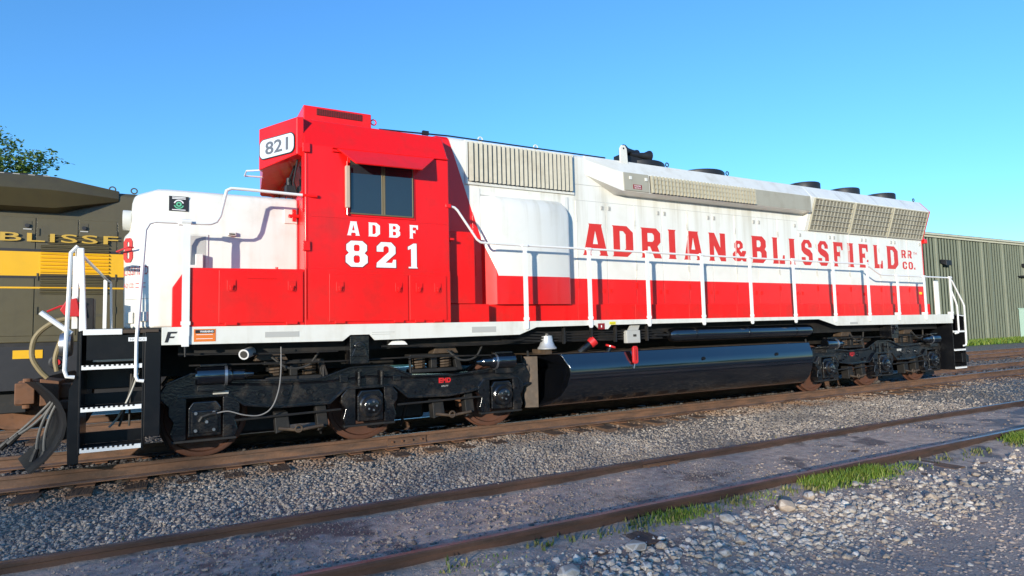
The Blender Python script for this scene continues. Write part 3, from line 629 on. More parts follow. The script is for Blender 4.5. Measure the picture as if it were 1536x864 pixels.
# window
win = MB(); win.box(1.70, 2.66, YS - .012, YS + .01, 3.12, 3.94)
win.build('window_frame', 'red', cab, bevel=.006)
MB().box(1.735, 2.625, YS - .016, YS - .0125, 3.155, 3.905).build('window_recess', 'mesh_dark', cab)
for a, b_ in ((1.745, 2.165), (2.22, 2.615)):
    MB().box(a, b_, YS - .024, YS - .0165, 3.165, 3.83).build('window_pane', 'glass', cab)
for x0, x1, z0, z1 in ((2.165, 2.19, 3.16, 3.86), (2.195, 2.22, 3.16, 3.86), (1.735, 2.625, 3.148, 3.166), (2.613, 2.628, 3.16, 3.86)):
    MB().box(x0, x1, YS - .032, YS - .0165, z0, z1).build('window_bar', 'brass', cab, bevel=.003)
MB().box(1.66, 1.725, YS - .075, YS - .012, 3.22, 3.80).build('armrest', 'pink', cab, bevel=.015)
b = MB(); b.cyl((1.69, YS - .04, 3.13), (1.69, YS - .04, 3.22), .015); b.cyl((1.69, YS - .04, 3.80), (1.69, YS - .04, 3.86), .015); b.build('armrest_pin', 'red', cab)
# visor
b = MB()
hz = [(1.55, YS - .005, 4.05), (2.99, YS - .005, 4.075), (2.68, -1.80, 3.80), (1.75, -1.80, 3.79)]
dz = [(p[0], p[1] + .012, p[2] - .014) for p in hz]
b.add(hz + dz, [(0,1,2,3), (7,6,5,4), (0,4,5,1), (1,5,6,2), (2,6,7,3), (3,7,4,0)]); b.build('sun_visor', 'red', cab, bevel=.003)
# number board housing above the windshields
pl = [(X0 + .01, -1.42), (1.06, -1.42), (.65, -.86), (.71, -.74), (.84, .74), (.88, .86), (1.10, 1.42), (X0 + .01, 1.42)]
zb = [3.90, 3.93, 3.80, 3.80, 3.80, 3.80, 3.93, 3.90]; zt = [4.44, 4.43, 4.37, 4.40, 4.40, 4.37, 4.43, 4.44]
secs = [[(x, y, z) for (x, y), z in zip(pl, zb)], [(x, y, z) for (x, y), z in zip(pl, zt)]]
crown = [(X0 + .01, -1.2, 4.50), (1.08, -1.2, 4.49), (.80, -.80, 4.46), (.84, -.6, 4.50), (.92, .6, 4.50), (.96, .8, 4.46), (1.11, 1.2, 4.49), (X0 + .01, 1.2, 4.50)]
b = MB(); b.loft(secs + [crown]); b.build('number_box', 'red', cab, bevel=.012)
pa, pb_ = Vector((1.06, -1.42, 0)), Vector((.65, -.86, 0)); dv = pa - pb_; nv = Vector((dv.y, -dv.x, 0)).normalized()
if nv.dot(Vector((-1, -1, 0))) < 0: nv = -nv
def nb(u, v, off=.004):
    p = pb_ + dv * u + nv * off; zlo = 3.93 + .035 * u - .0; return (p.x, p.y, zlo + v * .27)
def rrect(r, n=6, asp=2.5):
    out = []
    for cx, cy, a in ((1 - r, 1 - r * asp, 0), (r, 1 - r * asp, pi/2), (r, r * asp, pi), (1 - r, r * asp, 3*pi/2)):
        for i in range(n + 1): out.append((cx + r * math.cos(a + pi/2*i/n), cy + r * asp * math.sin(a + pi/2*i/n)))
    return out
def sub(u0, u1, v0, v1, off): return lambda u, v: nb(u0 + u * (u1 - u0), v0 + v * (v1 - v0), off)
rr = rrect(.12)
letter('number_board_gasket', rr, [tuple(range(len(rr)))], sub(.03, .96, -.03, 1.03, .0135), 'decal_black', cab)
letter('number_board', rr, [tuple(range(len(rr)))], sub(.05, .94, .02, .98, .0165), 'plate', cab)
letter('numerals', *font_tris('821', .018), sub(.20, .80, .17, .83, .0195), 'let_grey', cab)
# windshield and posts on cab front
for y0, y1 in ((-1.38, -.72), (.72, 1.38), (-.62, -.06), (.06, .62)):
    MB().box(X0 - .012, X0 - .002, y0, y1, 3.46 if abs(y0 + y1) > 1 else 3.48, 3.88).build('windshield', 'glass', cab)
MB().box(X0 - .02, X0 - .004, -1.48, -1.40, 3.15, 3.9).build('window_post', 'red', cab)
MB().tube([(X0 - .05, -1.28, 3.9), (X0 - .09, -1.2, 3.6), (X0 - .04, -1.15, 3.46)], .012, 6).build('wiper', 'roof_black', cab)
MB().tube([(X0 - .05, -1.05, 3.86), (X0 - .12, -.9, 3.62), (X0 - .12, -.7, 3.5)], .015, 6).build('wiper', 'roof_black', cab)
b = MB(); b.box(X0 - .16, X0 - .03, -1.0, -.86, 3.47, 3.60); b.cyl((X0 - .1, -.9, 3.6), (X0 - .1, -.9, 3.72), .04); b.build('wiper_motor', 'roof_black', cab, bevel=.01)
MB().tube([(.70, -.84, 3.81), (.50, -.80, 3.79), (.50, -.50, 3.79), (.76, -.44, 3.81)], .012, 6).build('mirror_bracket', 'rail_white', cab)
# roof air box
b = MB(); b.box(1.22, 2.19, -.98, .9, 4.55, 4.775); ac = b.build('roof_box', 'red', cab, bevel=.012)
MB().box(1.40, 2.05, -.988, -.982, 4.65, 4.745).build('roof_grille', 'mesh_dark', cab)
b = MB()
for k in range(26): b.box(1.405 + k * .025, 1.411 + k * .025, -.993, -.9885, 4.652, 4.743)
for k in range(5): b.box(1.402, 2.048, -.9945, -.9935, 4.66 + k * .018, 4.664 + k * .018)
o = b.build('grille_bars', 'dkred', cab); o['kind'] = 'stuff'
MB().ring((2.24, -.92, 4.68), .04, .010).build('lifting_eye', 'red', cab)
# cab lettering with a fine shadow outline
for ch, (a, b_) in zip('ADBF', ((1.69, 1.865), (1.98, 2.145), (2.27, 2.435), (2.57, 2.70))):
    letter('letter', *glyph_tris(ch), side(a, b_, 2.857, 3.05, YS - .004), 'let_white', cab)
for ch, (a, b_) in zip('821', ((1.67, 1.97), (2.09, 2.37), (2.545, 2.70))):
    letter('numeral_outline', *glyph_tris(ch), side(a - .010, b_ + .012, 2.418, 2.79, YS - .003), 'dkred', cab)
    letter('numeral', *glyph_tris(ch), side(a, b_, 2.43, 2.785, YS - .006), 'let_white', cab)

# ---- long hood
hs = [(HY, ZW), (HY, 4.53), (-1.0, 4.585), (-.6, 4.66), (0, 4.69)]
sec = hs + [(-y, z) for y, z in hs[-2::-1]]
hood = MB().prism(sec, 'x', 3.19, 16.60).build('long_hood', 'livery', loco, bevel=.015)
# lower duct along the walkway
dx = [3.20, 3.9, 5.67, 6.92, 8.23, 9.52, 10.81, 12.12, 13.0, 13.39, 14.5, 15.64, 16.52]
for a, b_ in zip(dx[:-1], dx[1:]):
    yy = -1.35 if b_ <= 3.95 else -1.17
    MB().box(a + .003, b_ - .003, yy, HY - .001, ZW + .001, 1.93).build('duct_panel', 'red', hood, bevel=.005)
# electrical cabinet steps behind cab
b = MB(); b.box(3.24, 3.665, -1.36, HY - .001, 1.935, 3.03); b.build('equipment_box', 'red', hood, bevel=.01)
for x in (3.40, 3.46): MB().box(x, x + .015, -1.2, -1.17, 3.031, 3.06).build('box_bolt', 'red', hood)
b = MB(); b.box(3.20, 3.27, -1.50, -1.36, 2.87, 2.90); b.build('box_latch', 'red', hood)
MB().box(3.80, 3.83, HY - .012, HY - .001, 2.38, 2.72).build('door_handle', 'red', hood)
# inertial filter louvres
b = MB(); b.box(3.66, 5.74, HY - .03, HY - .001, 3.845, 4.56); b.build('louvre_frame', 'white', hood, bevel=.006)
MB().box(3.71, 5.69, HY - .034, HY - .0305, 3.89, 4.525).build('louvre_back', 'mesh_dark', hood)
sl = MB(); sl.add([(-.034, -.004, 0), (.024, -.05, 0), (.032, -.044, 0), (-.028, .002, 0), (-.034, -.004, .625), (.024, -.05, .625), (.032, -.044, .625), (-.028, .002, .625)],
       [(0,3,2,1), (4,5,6,7), (0,1,5,4), (1,2,6,5), (2,3,7,6), (3,0,4,7)])
slm = sl.mesh('louvre_slat', 'grille')
for k in range(24): link('louvre_slat', slm, hood, loc=(3.755 + k * .0822, HY - .038, 3.895))
# blower housing bulge
def bul(z):
    ins = 0 if z < 3.4 else .20 * (1 - math.sqrt(max(0, 1 - ((z - 3.4) / .30) ** 2)))
    yo = -1.25 + ins
    xr = 5.50 - (0 if z < 3.4 else .16 * (1 - math.sqrt(max(0, 1 - ((z - 3.4) / .31) ** 2))))
    return [(3.93, HY, z), (4.10, yo + .012, z), (4.18, yo, z), (xr - .05, yo, z), (xr, yo + .03, z), (xr + .02, HY, z)]
b = MB(); b.loft([bul(z) for z in (1.932, 3.4, 3.48, 3.56, 3.62, 3.66, 3.69, 3.70)]); b.build('blower_housing', 'livery', hood, smooth=True)
MB().box(5.52, 5.60, HY - .022, HY - .001, 1.94, 3.80).build('housing_flange', 'white', hood, bevel=.004)
MB().box(3.78, 3.92, HY - .010, HY - .001, 2.5, 3.80).build('housing_flange', 'livery', hood, bevel=.004)
# hood doors
doors = []
x = 5.76
while x < 16.4:
    w = .655 if x < 11.6 else .60
    x1 = min(x + w, 16.52)
    if 16.52 - x1 < .3: x1 = 16.52
    doors.append((x, x1)); x = x1
lat = MB(); lat.prism([(-.028, -.04), (-.028, .04), (.028, .04), (.028, -.04)], 'y', -.008, 0); lat.box(-.018, .02, -.02, -.008, .012, .022); lat.box(-.018, .02, -.02, -.008, -.018, -.008); lat.box(-.022, -.012, -.02, -.008, -.025, .03)
lat_w = lat.mesh('door_latch', 'decal_grey'); lat_r = lat.mesh('door_latch', 'red')
hin = MB(); hin.box(-.004, .004, -.014, 0, -.055, .055); hin.box(-.02, .02, -.009, 0, -.055, -.047)
hin_w = hin.mesh('door_hinge', 'white'); hin_r = hin.mesh('door_hinge', 'red')
for i, (a, b_) in enumerate(doors):
    zt_ = 3.76 if a < 11.6 else 3.56
    MB().box(a + .006, b_ - .006, HY - .009, HY - .001, 1.945, zt_).build('hood_door', 'livery', hood, bevel=.002, seg=1)
    lx = a + .08 if i % 2 else b_ - .08
    MB().box(b_ - .006, b_ + .006, HY - .004, HY - .0012, 2.386, zt_).build('door_gap', 'decal_grey', hood)
    MB().box(b_ - .006, b_ + .006, HY - .004, HY - .0012, 1.95, 2.384).build('door_gap', 'dkred', hood)
    MB().box(a + .01, b_ - .01, HY - .004, HY - .0012, zt_ + .001, zt_ + .008).build('door_gap', 'decal_grey', hood)
    link('door_latch', lat_w, hood, loc=(lx, HY - .0075, zt_ - .10)); link('door_latch', lat_r, hood, loc=(lx, HY - .0075, 2.17))
    hx = b_ - .012 if i % 2 else a + .012
    for z in (zt_ - .32, 2.62): link('door_hinge', hin_w, hood, loc=(hx, HY - .0075, z))
    link('door_hinge', hin_r, hood, loc=(hx, HY - .0075, 2.28))
    MB().box(hx - .004, hx + .004, HY - .0145, HY - .0078, 2.42, zt_ - .02).build('door_edge', 'white', hood)
# big lettering
SP = [(5.89,6.44),(6.54,7.02),(7.20,7.70),(7.87,8.07),(8.26,8.77),(8.93,9.40),(9.60,9.99),(10.16,10.62),(10.80,11.19),(11.34,11.54),(11.75,12.13),(12.32,12.70),(12.87,13.23),(13.40,13.64),(13.83,14.20),(14.42,14.78),(14.96,15.44)]
for ch, (a, b_) in zip('ADRIAN&BLISSFIELD', SP):
    z0, z1 = (2.80, 3.365) if ch != '&' else (2.815, 3.24)
    letter('letter', *glyph_tris(ch), side(a, b_, z0, z1, HY - .0115), 'let_red', hood)
for s_, sp, z0, z1 in (('RR', ((15.59, 15.80), (15.84, 16.06)), 3.09, 3.29), ('CO', ((15.62, 15.82), (15.87, 16.08)), 2.81, 3.0)):
    for ch, (a, b_) in zip(s_, sp): letter('letter', *glyph_tris(ch), side(a, b_, z0, z1, HY - .0115), 'let_red', hood)
letter('letter', *glyph_tris('.'), side(16.12, 16.18, 2.81, 2.86, HY - .0115), 'let_red', hood)
ftext('TM', 16.12, 16.28, 3.19, 3.25, HY - .0115, 'let_red', hood, 0)
MB().box(5.76, 6.55, HY - .004, HY - .0005, 4.045, 4.052).build('panel_seam', 'decal_grey', hood)
MB().box(16.28, 16.40, HY - .012, HY - .008, 2.18, 2.24).build('builder_plate', 'decal_yellow', hood)

# flared upper section: dynamic brake housing
def flare(name, xs, mat, bottom_y, bottom_z, top_y=-1.27, top_z=4.30):
    """section with sloping shoulder, face and undercut, lofted along X; xs = [(x, k)] k = flare amount"""
    secs = []
    for x, k in xs:
        ty = HY + (top_y - HY) * k; by = HY + (bottom_y - HY) * k
        secs.append([(x, -.98, 4.592), (x, HY - .004, 4.572), (x, ty - .003, top_z + (1 - k) * .2), (x, by - .003, bottom_z + (1 - k) * .28), (x, HY + .002, bottom_z - .03 * k + (1 - k) * .28)])
    b = MB(); b.loft(secs); return b.build(name, mat, loco, bevel=.01)
db = flare('dynamic_brake_housing', [(6.0, 0.0), (6.62, 1), (11.88, 1)], 'white', -1.29, 3.955)
def dbf(x, v, off): # point on the face
    y = -1.2735 + (-1.2935 + 1.2735) * (1 - v); return (x, y - off, 3.955 + v * .345)
b = MB()
def slab(b, x0, x1, v0, v1, o0, o1):
    p = [dbf(x0, v0, o0), dbf(x1, v0, o0), dbf(x1, v1, o0), dbf(x0, v1, o0), dbf(x0, v0, o1), dbf(x1, v0, o1), dbf(x1, v1, o1), dbf(x0, v1, o1)]
    b.add(p, [(0,3,2,1), (4,5,6,7), (0,1,5,4), (1,2,6,5), (2,3,7,6), (3,0,4,7)])
slab(b, 6.66, 7.24, .03, .99, 0, .02); b.build('access_panel', 'grille', db, bevel=.006)
b = MB(); slab(b, 6.86, 7.06, .14, .38, .0205, .024); b.build('danger_sign', 'dkred', db)
for z, s_ in ((.275, 'DANGER'), (.165, '600 VOLTS')):
    letter('lettering', *font_tris(s_, .02), (lambda z: lambda u, v: dbf(6.885 + u * .15, z + v * .07, .027))(z), 'decal_white', db)
for xx in (6.78, 7.14):
    b = MB(); slab(b, xx, xx + .06, .62, .80, .0205, .035); b.build('panel_latch', 'white', db, bevel=.004)
b = MB(); slab(b, 7.27, 10.07, .02, .96, .0005, .004); b.build('grille_back', 'mesh_dark', db)
for k in range(32):
    b = MB(); x_ = 7.29 + k * .0876; slab(b, x_, x_ + .036, .03, .95, .0045, .060); b.build('grille_slat', 'cream', db)
for v in (.25, .5, .75):
    b = MB(); slab(b, 7.28, 10.06, v, v + .02, .0605, .066); b.build('grille_bar', 'cream', db)
b = MB(); slab(b, 10.09, 11.85, .02, .98, .0005, .008); b.build('blank_panel', 'grille', db, bevel=.003)
# radiator section
rd = flare('radiator_housing', [(11.88, .97), (11.95, 1), (16.60, 1)], 'livery', -1.07, 3.585, -1.29, 4.285)
def rdf(x, v, off):
    y = -1.073 - .22 * v; n = Vector((-.70, .22)).normalized(); return (x, y + n.x * off, 3.585 + .70 * v - .3 * off)
def rslab(b, x0, x1, v0, v1, o0, o1):
    p = [rdf(x0, v0, o0), rdf(x1, v0, o0), rdf(x1, v1, o0), rdf(x0, v1, o0), rdf(x0, v0, o1), rdf(x1, v0, o1), rdf(x1, v1, o1), rdf(x0, v1, o1)]
    b.add(p, [(0,3,2,1), (4,5,6,7), (0,1,5,4), (1,2,6,5), (2,3,7,6), (3,0,4,7)])
for a, b_ in ((11.99, 13.42), (13.47, 14.95), (15.0, 16.50)):
    b = MB(); rslab(b, a, b_, .03, .955, .0005, .006); b.build('radiator_core', 'rad_core', rd)
    for x0, x1, v0, v1 in ((a, b_, .0, .035), (a, b_, .945, .985), (a, a + .035, .036, .944), (b_ - .035, b_, .036, .944)):
        b = MB(); rslab(b, x0, x1, v0, v1, .0065, .03); b.build('radiator_frame', 'cream', rd, bevel=.003)
    n = 11; w = (b_ - a - .07) / n
    for k in range(1, n):
        b = MB(); xx = a + .035 + k * w; rslab(b, xx - .009, xx + .009, .037, .943, .0065, .030); b.build('radiator_bar', 'rad_bar', rd)
    for k in range(1, 6):
        v = .036 + k * .908 / 6; b = MB(); rslab(b, a + .036, b_ - .036, v - .008, v + .008, .0345, .041); b.build('radiator_bar', 'rad_bar', rd)
    b = MB()
    for k in range(int((b_ - a) / .034)):
        xx = a + .04 + k * .0335
        if xx < b_ - .05: rslab(b, xx, xx + .014, .038, .942, .0062, .016)
    o = b.build('radiator_fins', 'rad_core', rd); o['kind'] = 'stuff'
b = MB(); b.prism([(HY - .06, 3.50), (HY - .06, 3.60), (HY + .05, 3.66), (HY + .05, 3.50)], 'x', 16.61, 16.72); b.build('class_light', 'red', rd, bevel=.01)

# roof equipment
def fan(x, y, r, z0, z1, n=32):
    b = MB(); b.lathe([(r * .97, z0), (r, z0 + .02), (r, z1 - .02), (r * .97, z1), (r * .9, z1), (r * .88, z1 - .06), (r * .2, z1 - .05), (0.0, z1 - .03)], (x, y, 0), 'z', n)
    f = b.build('cooling_fan', 'roof_black', loco, smooth=True)
    g = MB()
    for q_ in range(4): g.ring((x, y, z1), r * (.25 + .2 * q_), .007, 'z', 24, 4)
    g.build('fan_guard', 'roof_black', f)
for x in (12.82, 14.36, 15.90): fan(x, -.42, .38, 4.6, 4.825)
for x in (7.70, 9.36): fan(x, -.42, .56, 4.6, 4.715)
for x, y in ((5.05, -.95), (7.98, -1.0), (9.62, -1.0), (16.45, -.98), (4.0, -.95)):
    MB().ring((x, y, 4.64), .038, .011).build('lifting_eye', 'roof_black' if x > 6 else 'white', loco)
b = MB(); b.prism([(6.76, 4.50), (6.76, 4.80), (6.80, 4.86), (6.88, 4.86), (6.92, 4.80), (6.94, 4.50)], 'y', -1.10, -1.07); b.build('lifting_lug', 'white', loco, bevel=.008)
MB().cyl((6.84, -1.105, 4.80), (6.84, -1.07, 4.80), .018, n=10).build('lug_hole', 'roof_black', loco)
def horn(x, y, z, dirx, ln):
    p = [(x, .03), (x + dirx * ln * .4, .045), (x + dirx * ln * .75, .065), (x + dirx * ln, .115), (x + dirx * (ln + .02), .115), (x + dirx * (ln - .03), .08), (x + dirx * (ln - .1), .0)]
    b = MB(); b.lathe([(r, h - x) for h, r in p], (x, y, z), 'x', 18); return b.build('horn', 'roof_black', loco, smooth=True)
horn(7.46, -.78, 4.875, -1, .36); horn(7.10, -.70, 4.84, 1, .36); horn(7.22, -.86, 4.80, 1, .42)
b = MB(); b.box(6.95, 7.5, -.86, -.66, 4.60, 4.77); b.build('horn_bracket', 'roof_black', loco, bevel=.01)
MB().tube([(2.3, -1.0, 4.56), (3.4, -1.02, 4.60), (5.0, -1.0, 4.605), (6.5, -.99, 4.61)], .012, 6).build('roof_conduit', 'roof_black', loco)
MB().box(2.98, 3.08, -1.03, -.98, 4.57, 4.63).build('conduit_box', 'roof_black', loco)

# ---- handrails
RH = 2.83
rail_pts = [(X1 + .02, -1.50, 3.37), (3.28, -1.50, 3.36), (3.33, -1.5, 3.32), (3.64, -1.5, 2.90), (3.70, -1.5, 2.86), (3.78, -1.5, 2.85), (4.46, -1.5, RH + .015), (8.2, -1.5, RH), (13.30, -1.5, RH - .01), (13.42, -1.5, RH - .03), (13.80, -1.5, 2.63), (13.9, -1.5, 2.595), (14.0, -1.5, 2.59), (16.95, -1.5, 2.575)]
for s in (1, -1):
    MB().tube([(x, s * y, z) for x, y, z in rail_pts], .0185, 8).build('handrail', 'rail_white', loco, smooth=True)
MB().box(X1 - .06, X1 + .03, -1.535, -1.49, 3.34, 3.40).build('rail_socket', 'red', loco, bevel=.008)
def post(h):
    b = MB(); b.prism([(-.036, -.10), (-.036, h - .16), (-.030, h - .06), (-.045, h), (.045, h), (.030, h - .06), (.036, h - .16), (.036, -.10), (.02, -.125), (-.02, -.125)], 'y', -.010, .010)
    b.cyl((-.045, 0, h + .004), (.045, 0, h + .004), .026, n=8); b.box(-.045, .045, -.014, .014, .02, .06)
    return b.mesh('handrail_post', 'rail_white')
p_hi, p_lo = post(RH - ZW), post(2.58 - ZW)
for x in (4.45, 5.67, 6.92, 8.23, 9.52, 10.81, 12.12, 13.35):
    link('handrail_post', p_hi, loco, loc=(x, -1.535, ZW)); link('handrail_post', p_hi, loco, loc=(x, 1.535, ZW))
for x in (14.5, 15.63, 16.80):
    link('handrail_post', p_lo, loco, loc=(x, -1.535, ZW)); link('handrail_post', p_lo, loco, loc=(x, 1.535, ZW))
    MB().box(x - .10, x - .037, -1.53, -1.48, ZW + .002, ZW + .06).build('post_foot', 'rail_white', loco)
link('handrail_post', p_hi, loco, loc=(-.225, -1.535, ZW), scale=(1.15, 1, 1.07)); link('handrail_post', p_hi, loco, loc=(-.25, 1.535, ZW), scale=(1.1, 1, 1.07))
MB().prism([(-.265, 1.42), (-.265, 1.54), (-.185, 1.54), (-.185, 1.42)], 'y', -1.546, -1.524).build('post_strap', 'rail_white', loco, bevel=.004)
MB().cyl((-.225, -1.53, 1.42), (-.225, -1.53, 1.30), .016, .010, n=8).build('strap_bolt', 'dark', loco)
npts = [(1.15, -1.50, 3.36), (.40, -1.5, 3.375), (.26, -1.5, 3.372), (.21, -1.5, 3.34), (.14, -1.5, 3.02), (.10, -1.5, 2.945), (.04, -1.5, 2.915), (-.05, -1.5, 2.91), (-.54, -1.5, 2.905), (-.61, -1.5, 2.88), (-.65, -1.5, 2.80), (-.72, -1.5, 1.50), (-.72, -1.5, 1.10), (-.70, -1.5, 1.05), (-.64, -1.5, 1.04)]
for s in (1, -1):
    MB().tube([(x, s * y, z) for x, y, z in npts], .02, 8).build('handrail', 'rail_white', loco, smooth=True)
MB().box(-.31, -.19, -1.535, -1.465, 2.875, 2.94).build('rail_clamp', 'rail_white', loco, bevel=.008)
MB().tube([(1.12, -1.5, 3.36), (1.30, -1.545, 3.35)], .022, 8).build('rail_socket', 'red', loco)

# ---- front end: steps, end plate, plow, coupler, hoses
def steps(xa, xb, name, side_y=-1.47):
    s = MB(); s.box(xa, xb, -1.0, -.96, .95, ZW - .04); s.box(xa, xa + .02, -1.49, -.97, .26, ZW - .04); s.box(xb - .02, xb, -1.49, -.97, .26, ZW - .04)
    w = s.build(name, 'black_plate', loco, bevel=.004)
    for k, z in enumerate((1.24, .775, .33)):
        MB().box(xa + .021, xb - .021, -1.47, -1.10, z - .035, z - .006).build('step_tread', 'dark', w)
        e = MB(); e.box(xa + .0215, xb - .0215, -1.498, -1.471, z - .045, z + .004); e.build('step_edge', 'rail_white', w)
        g = MB()
        for j in range(11): g.box(xa + .04 + j * .047, xa + .062 + j * .047, -1.4995, -1.4985, z - .012, z + .006); g.box(xa + .04 + j * .047, xa + .062 + j * .047, -1.4985, -1.44, z + .0045, z + .006)
        g.build('tread_notches', 'dark', w); MB().box(xa + .021, xb - .021, -1.13, -1.11, z, z + .13).build('step_riser', 'black_plate', w)
    return w
sw = steps(-1.26, -.64, 'front_steps')
MB().box(-1.23, -.86, -1.505, -1.44, ZW - .075, ZW - .01).build('platform_edge', 'rail_white', sw, bevel=.004)
MB().box(-.86, -.50, -1.50, -1.40, ZW - .06, ZW - .02).build('platform_lip', 'grime', sw)
MB().box(-1.2, -.62, -1.46, -1.44, 1.30, ZW - .08).build('step_apron', 'black_plate', sw)
b = MB(); b.box(-.80, -.62, -1.508, -1.500, 1.50, 1.545); b.build('notice_plate', 'decal_white', sw)
ftext('NOTICE', -.785, -.635, 1.508, 1.535, -1.510, 'decal_grey', sw, .01)
MB().box(-.64, -.475, -1.50, -1.2, .40, ZW - .045).build('step_side_plate', 'black_plate', loco, bevel=.008)
steps(16.84, 17.42, 'rear_steps')
# end plates, spanning full width
MB().box(-1.285, -1.262, -1.47, 1.47, .95, ZW - .02).build('end_plate', 'black_plate', loco)
MB().box(17.425, 17.448, -1.47, 1.47, .4, ZW - .02).build('end_plate', 'black_plate', loco)
# plow: wedge with two curved wings
def wing(s):
    secs = []
    for k in range(7):
        tt = k / 6; y = -1.36 + tt * 1.16; xo = -1.45 - tt * .30
        col = []
        for j in range(9):
            a = j / 8; z = .10 + a * (.98 - .05 * tt); dxx = -.27 * abs(2 * a - 1.08) ** 2 + .12 - .05 * a * a
            col.append((xo + dxx - .06, s * y, z))
        back = [(x + .03, yy, z) for x, yy, z in col[::-1]]
        secs.append(col + back)
    return secs
for s in (1, -1):
    b = MB(); b.loft(wing(s)); b.build('plow_wing', 'plow_black', loco, smooth=True)
MB().prism([(-1.26, .16), (-1.36, .16), (-1.37, .5), (-1.36, .98), (-1.26, 1.20)], 'y', -1.40, -1.375).build('plow_bracket', 'black_plate', loco)
# coupler
b = MB(); b.prism([(-1.26, .78), (-1.26, .98), (-1.62, .98), (-1.75, 1.04), (-2.02, 1.04), (-2.06, .98), (-2.06, .74), (-1.75, .72), (-1.62, .80)], 'y', -.16, .02)
b.prism([(-1.60, .74), (-1.60, 1.02), (-1.80, 1.06), (-1.80, .72)], 'y', -.26, .22); b.prism([(-1.84, .76), (-1.84, 1.02), (-2.04, 1.02), (-2.04, .76)], 'y', -.30, -.17)
b.cyl((-1.93, -.2, .70), (-1.93, -.2, 1.07), .05, n=12)
b.build('coupler', 'rust', loco, bevel=.025)
MB().box(-1.6, -1.27, -.34, .34, .66, .78).build('coupler_carrier', 'rust', loco, bevel=.02)
# air hoses hanging in front of plow
def arc(p0, p1, sag, n=10, out=0):
    p0 = Vector(p0); p1 = Vector(p1); r = []
    for i in range(n + 1):
        t = i / n; p = p0.lerp(p1, t); p.z -= sag * 4 * t * (1 - t); p.x -= out * 4 * t * (1 - t); r.append(tuple(p))
    return r
hose_specs = [((-1.58, -.80, .84), (-2.00, -.66, .40), .02, .0), ((-1.55, -.86, .84), (-1.90, -.76, .46), .03, -.02), ((-1.54, -.96, .84), (-1.70, -.96, .30), 0, .04), ((-1.50, -1.02, .84), (-1.62, -1.04, .28), 0, .04)]
for p0, p1, sg, ou in hose_specs:
    h = MB().tube(arc(p0, p1, sg, out=ou), .017, 8).build('air_hose', 'hose_grey', loco, smooth=True)
    d = (Vector(p1) - Vector(p0)).normalized()
    MB().tube([p1, tuple(Vector(p1) + d * .05)], .028, 8).build('hose_clamp', 'dark', h)
    MB().tube([tuple(Vector(p1) + d * .05), tuple(Vector(p1) + d * .14)], [.03, .036], 8).build('glad_hand', 'dark', h)
# MU hose loops, cable and stand
MB().curve([(-1.38, -.95, 1.80), (-1.58, -.95, 1.74), (-1.74, -.95, 1.58), (-1.77, -.95, 1.36), (-1.70, -.95, 1.20), (-1.62, -.95, 1.10)], .028, 8).build('jumper_hose', 'tan_hose', loco, smooth=True)
MB().curve([(-1.46, -.9, 1.66), (-1.52, -.9, 1.50), (-1.56, -.9, 1.32), (-1.54, -.9, 1.17)], .026, 8).build('jumper_hose', 'tan_hose', loco, smooth=True)
MB().lathe([(.0, -.06), (.13, -.06), (.15, 0), (.13, .05), (0, .06)], (-1.44, -1.0, 1.48), 'x', 20).build('jumper_receptacle', 'steel', loco, smooth=True)
b = MB(); b.prism([(-1.44, 1.80), (-1.50, 1.88), (-1.44, 1.99), (-1.34, 2.02), (-1.30, 1.80)], 'y', -1.12, -1.08); b.build('uncoupling_guard', 'lamp_red', loco, bevel=.01)
MB().tube([(-1.30, -1.1, 1.96), (-1.5, -1.1, 1.92), (-1.62, -1.1, 1.86)], .012, 6).build('brake_chain_rod', 'lamp_red', loco)
MB().tube([(-1.34, -1.47, 1.60), (-1.62, -1.47, 1.84)], .028, 8).build('uncoupling_lever', 'rail_white', loco, smooth=True)
MB().box(-1.33, -1.18, -1.05, -.85, ZW, 2.02).build('junction_post', 'dark', loco, bevel=.01)
# end handrails
MB().prism([(-1.27, 1.62), (-1.27, 2.10), (-1.31, 2.30), (-1.30, 2.56), (-1.24, 2.56), (-1.225, 2.2), (-1.20, 1.64)], 'y', -1.50, -1.46).build('end_post', 'rail_white', loco, bevel=.008)
MB().tube([(-1.30, -1.48, 2.58), (-1.36, -1.49, 2.50), (-1.37, -1.5, 2.0), (-1.39, -1.5, 1.20), (-1.37, -1.5, 1.13), (-1.30, -1.49, 1.12)], .021, 8).build('step_handrail', 'rail_white', loco, smooth=True)
MB().tube([(-1.30, -1.46, 2.55), (-1.34, -1.2, 2.55), (-1.36, -1.02, 2.52), (-1.36, -1.0, 2.46)], .018, 8).build('end_rail', 'rail_white', loco, smooth=True)
MB().box(-1.40, -1.34, -1.0, -.97, 1.66, 2.52).build('end_post', 'rail_white', loco, bevel=.006)
MB().box(-1.40, -1.345, -1.03, -1.0, 2.0, 2.04).build('post_clip', 'rail_white', loco)
MB().tube(arc((-1.40, -.98, 2.48), (-1.42, -.6, 2.44), .35), .010, 6).build('safety_chain', 'steel', loco)
MB().tube([(-1.28, -1.40, 2.50), (-1.26, .3, 2.45), (-1.27, 1.40, 2.44), (-1.22, 1.47, 2.40), (-1.20, 1.47, 1.66)], .018, 8).build('end_rail', 'rail_white', loco, smooth=True)
MB().box(-1.31, -1.26, 1.40, 1.43, 1.66, 2.44).build('end_post', 'rail_white', loco, bevel=.006)
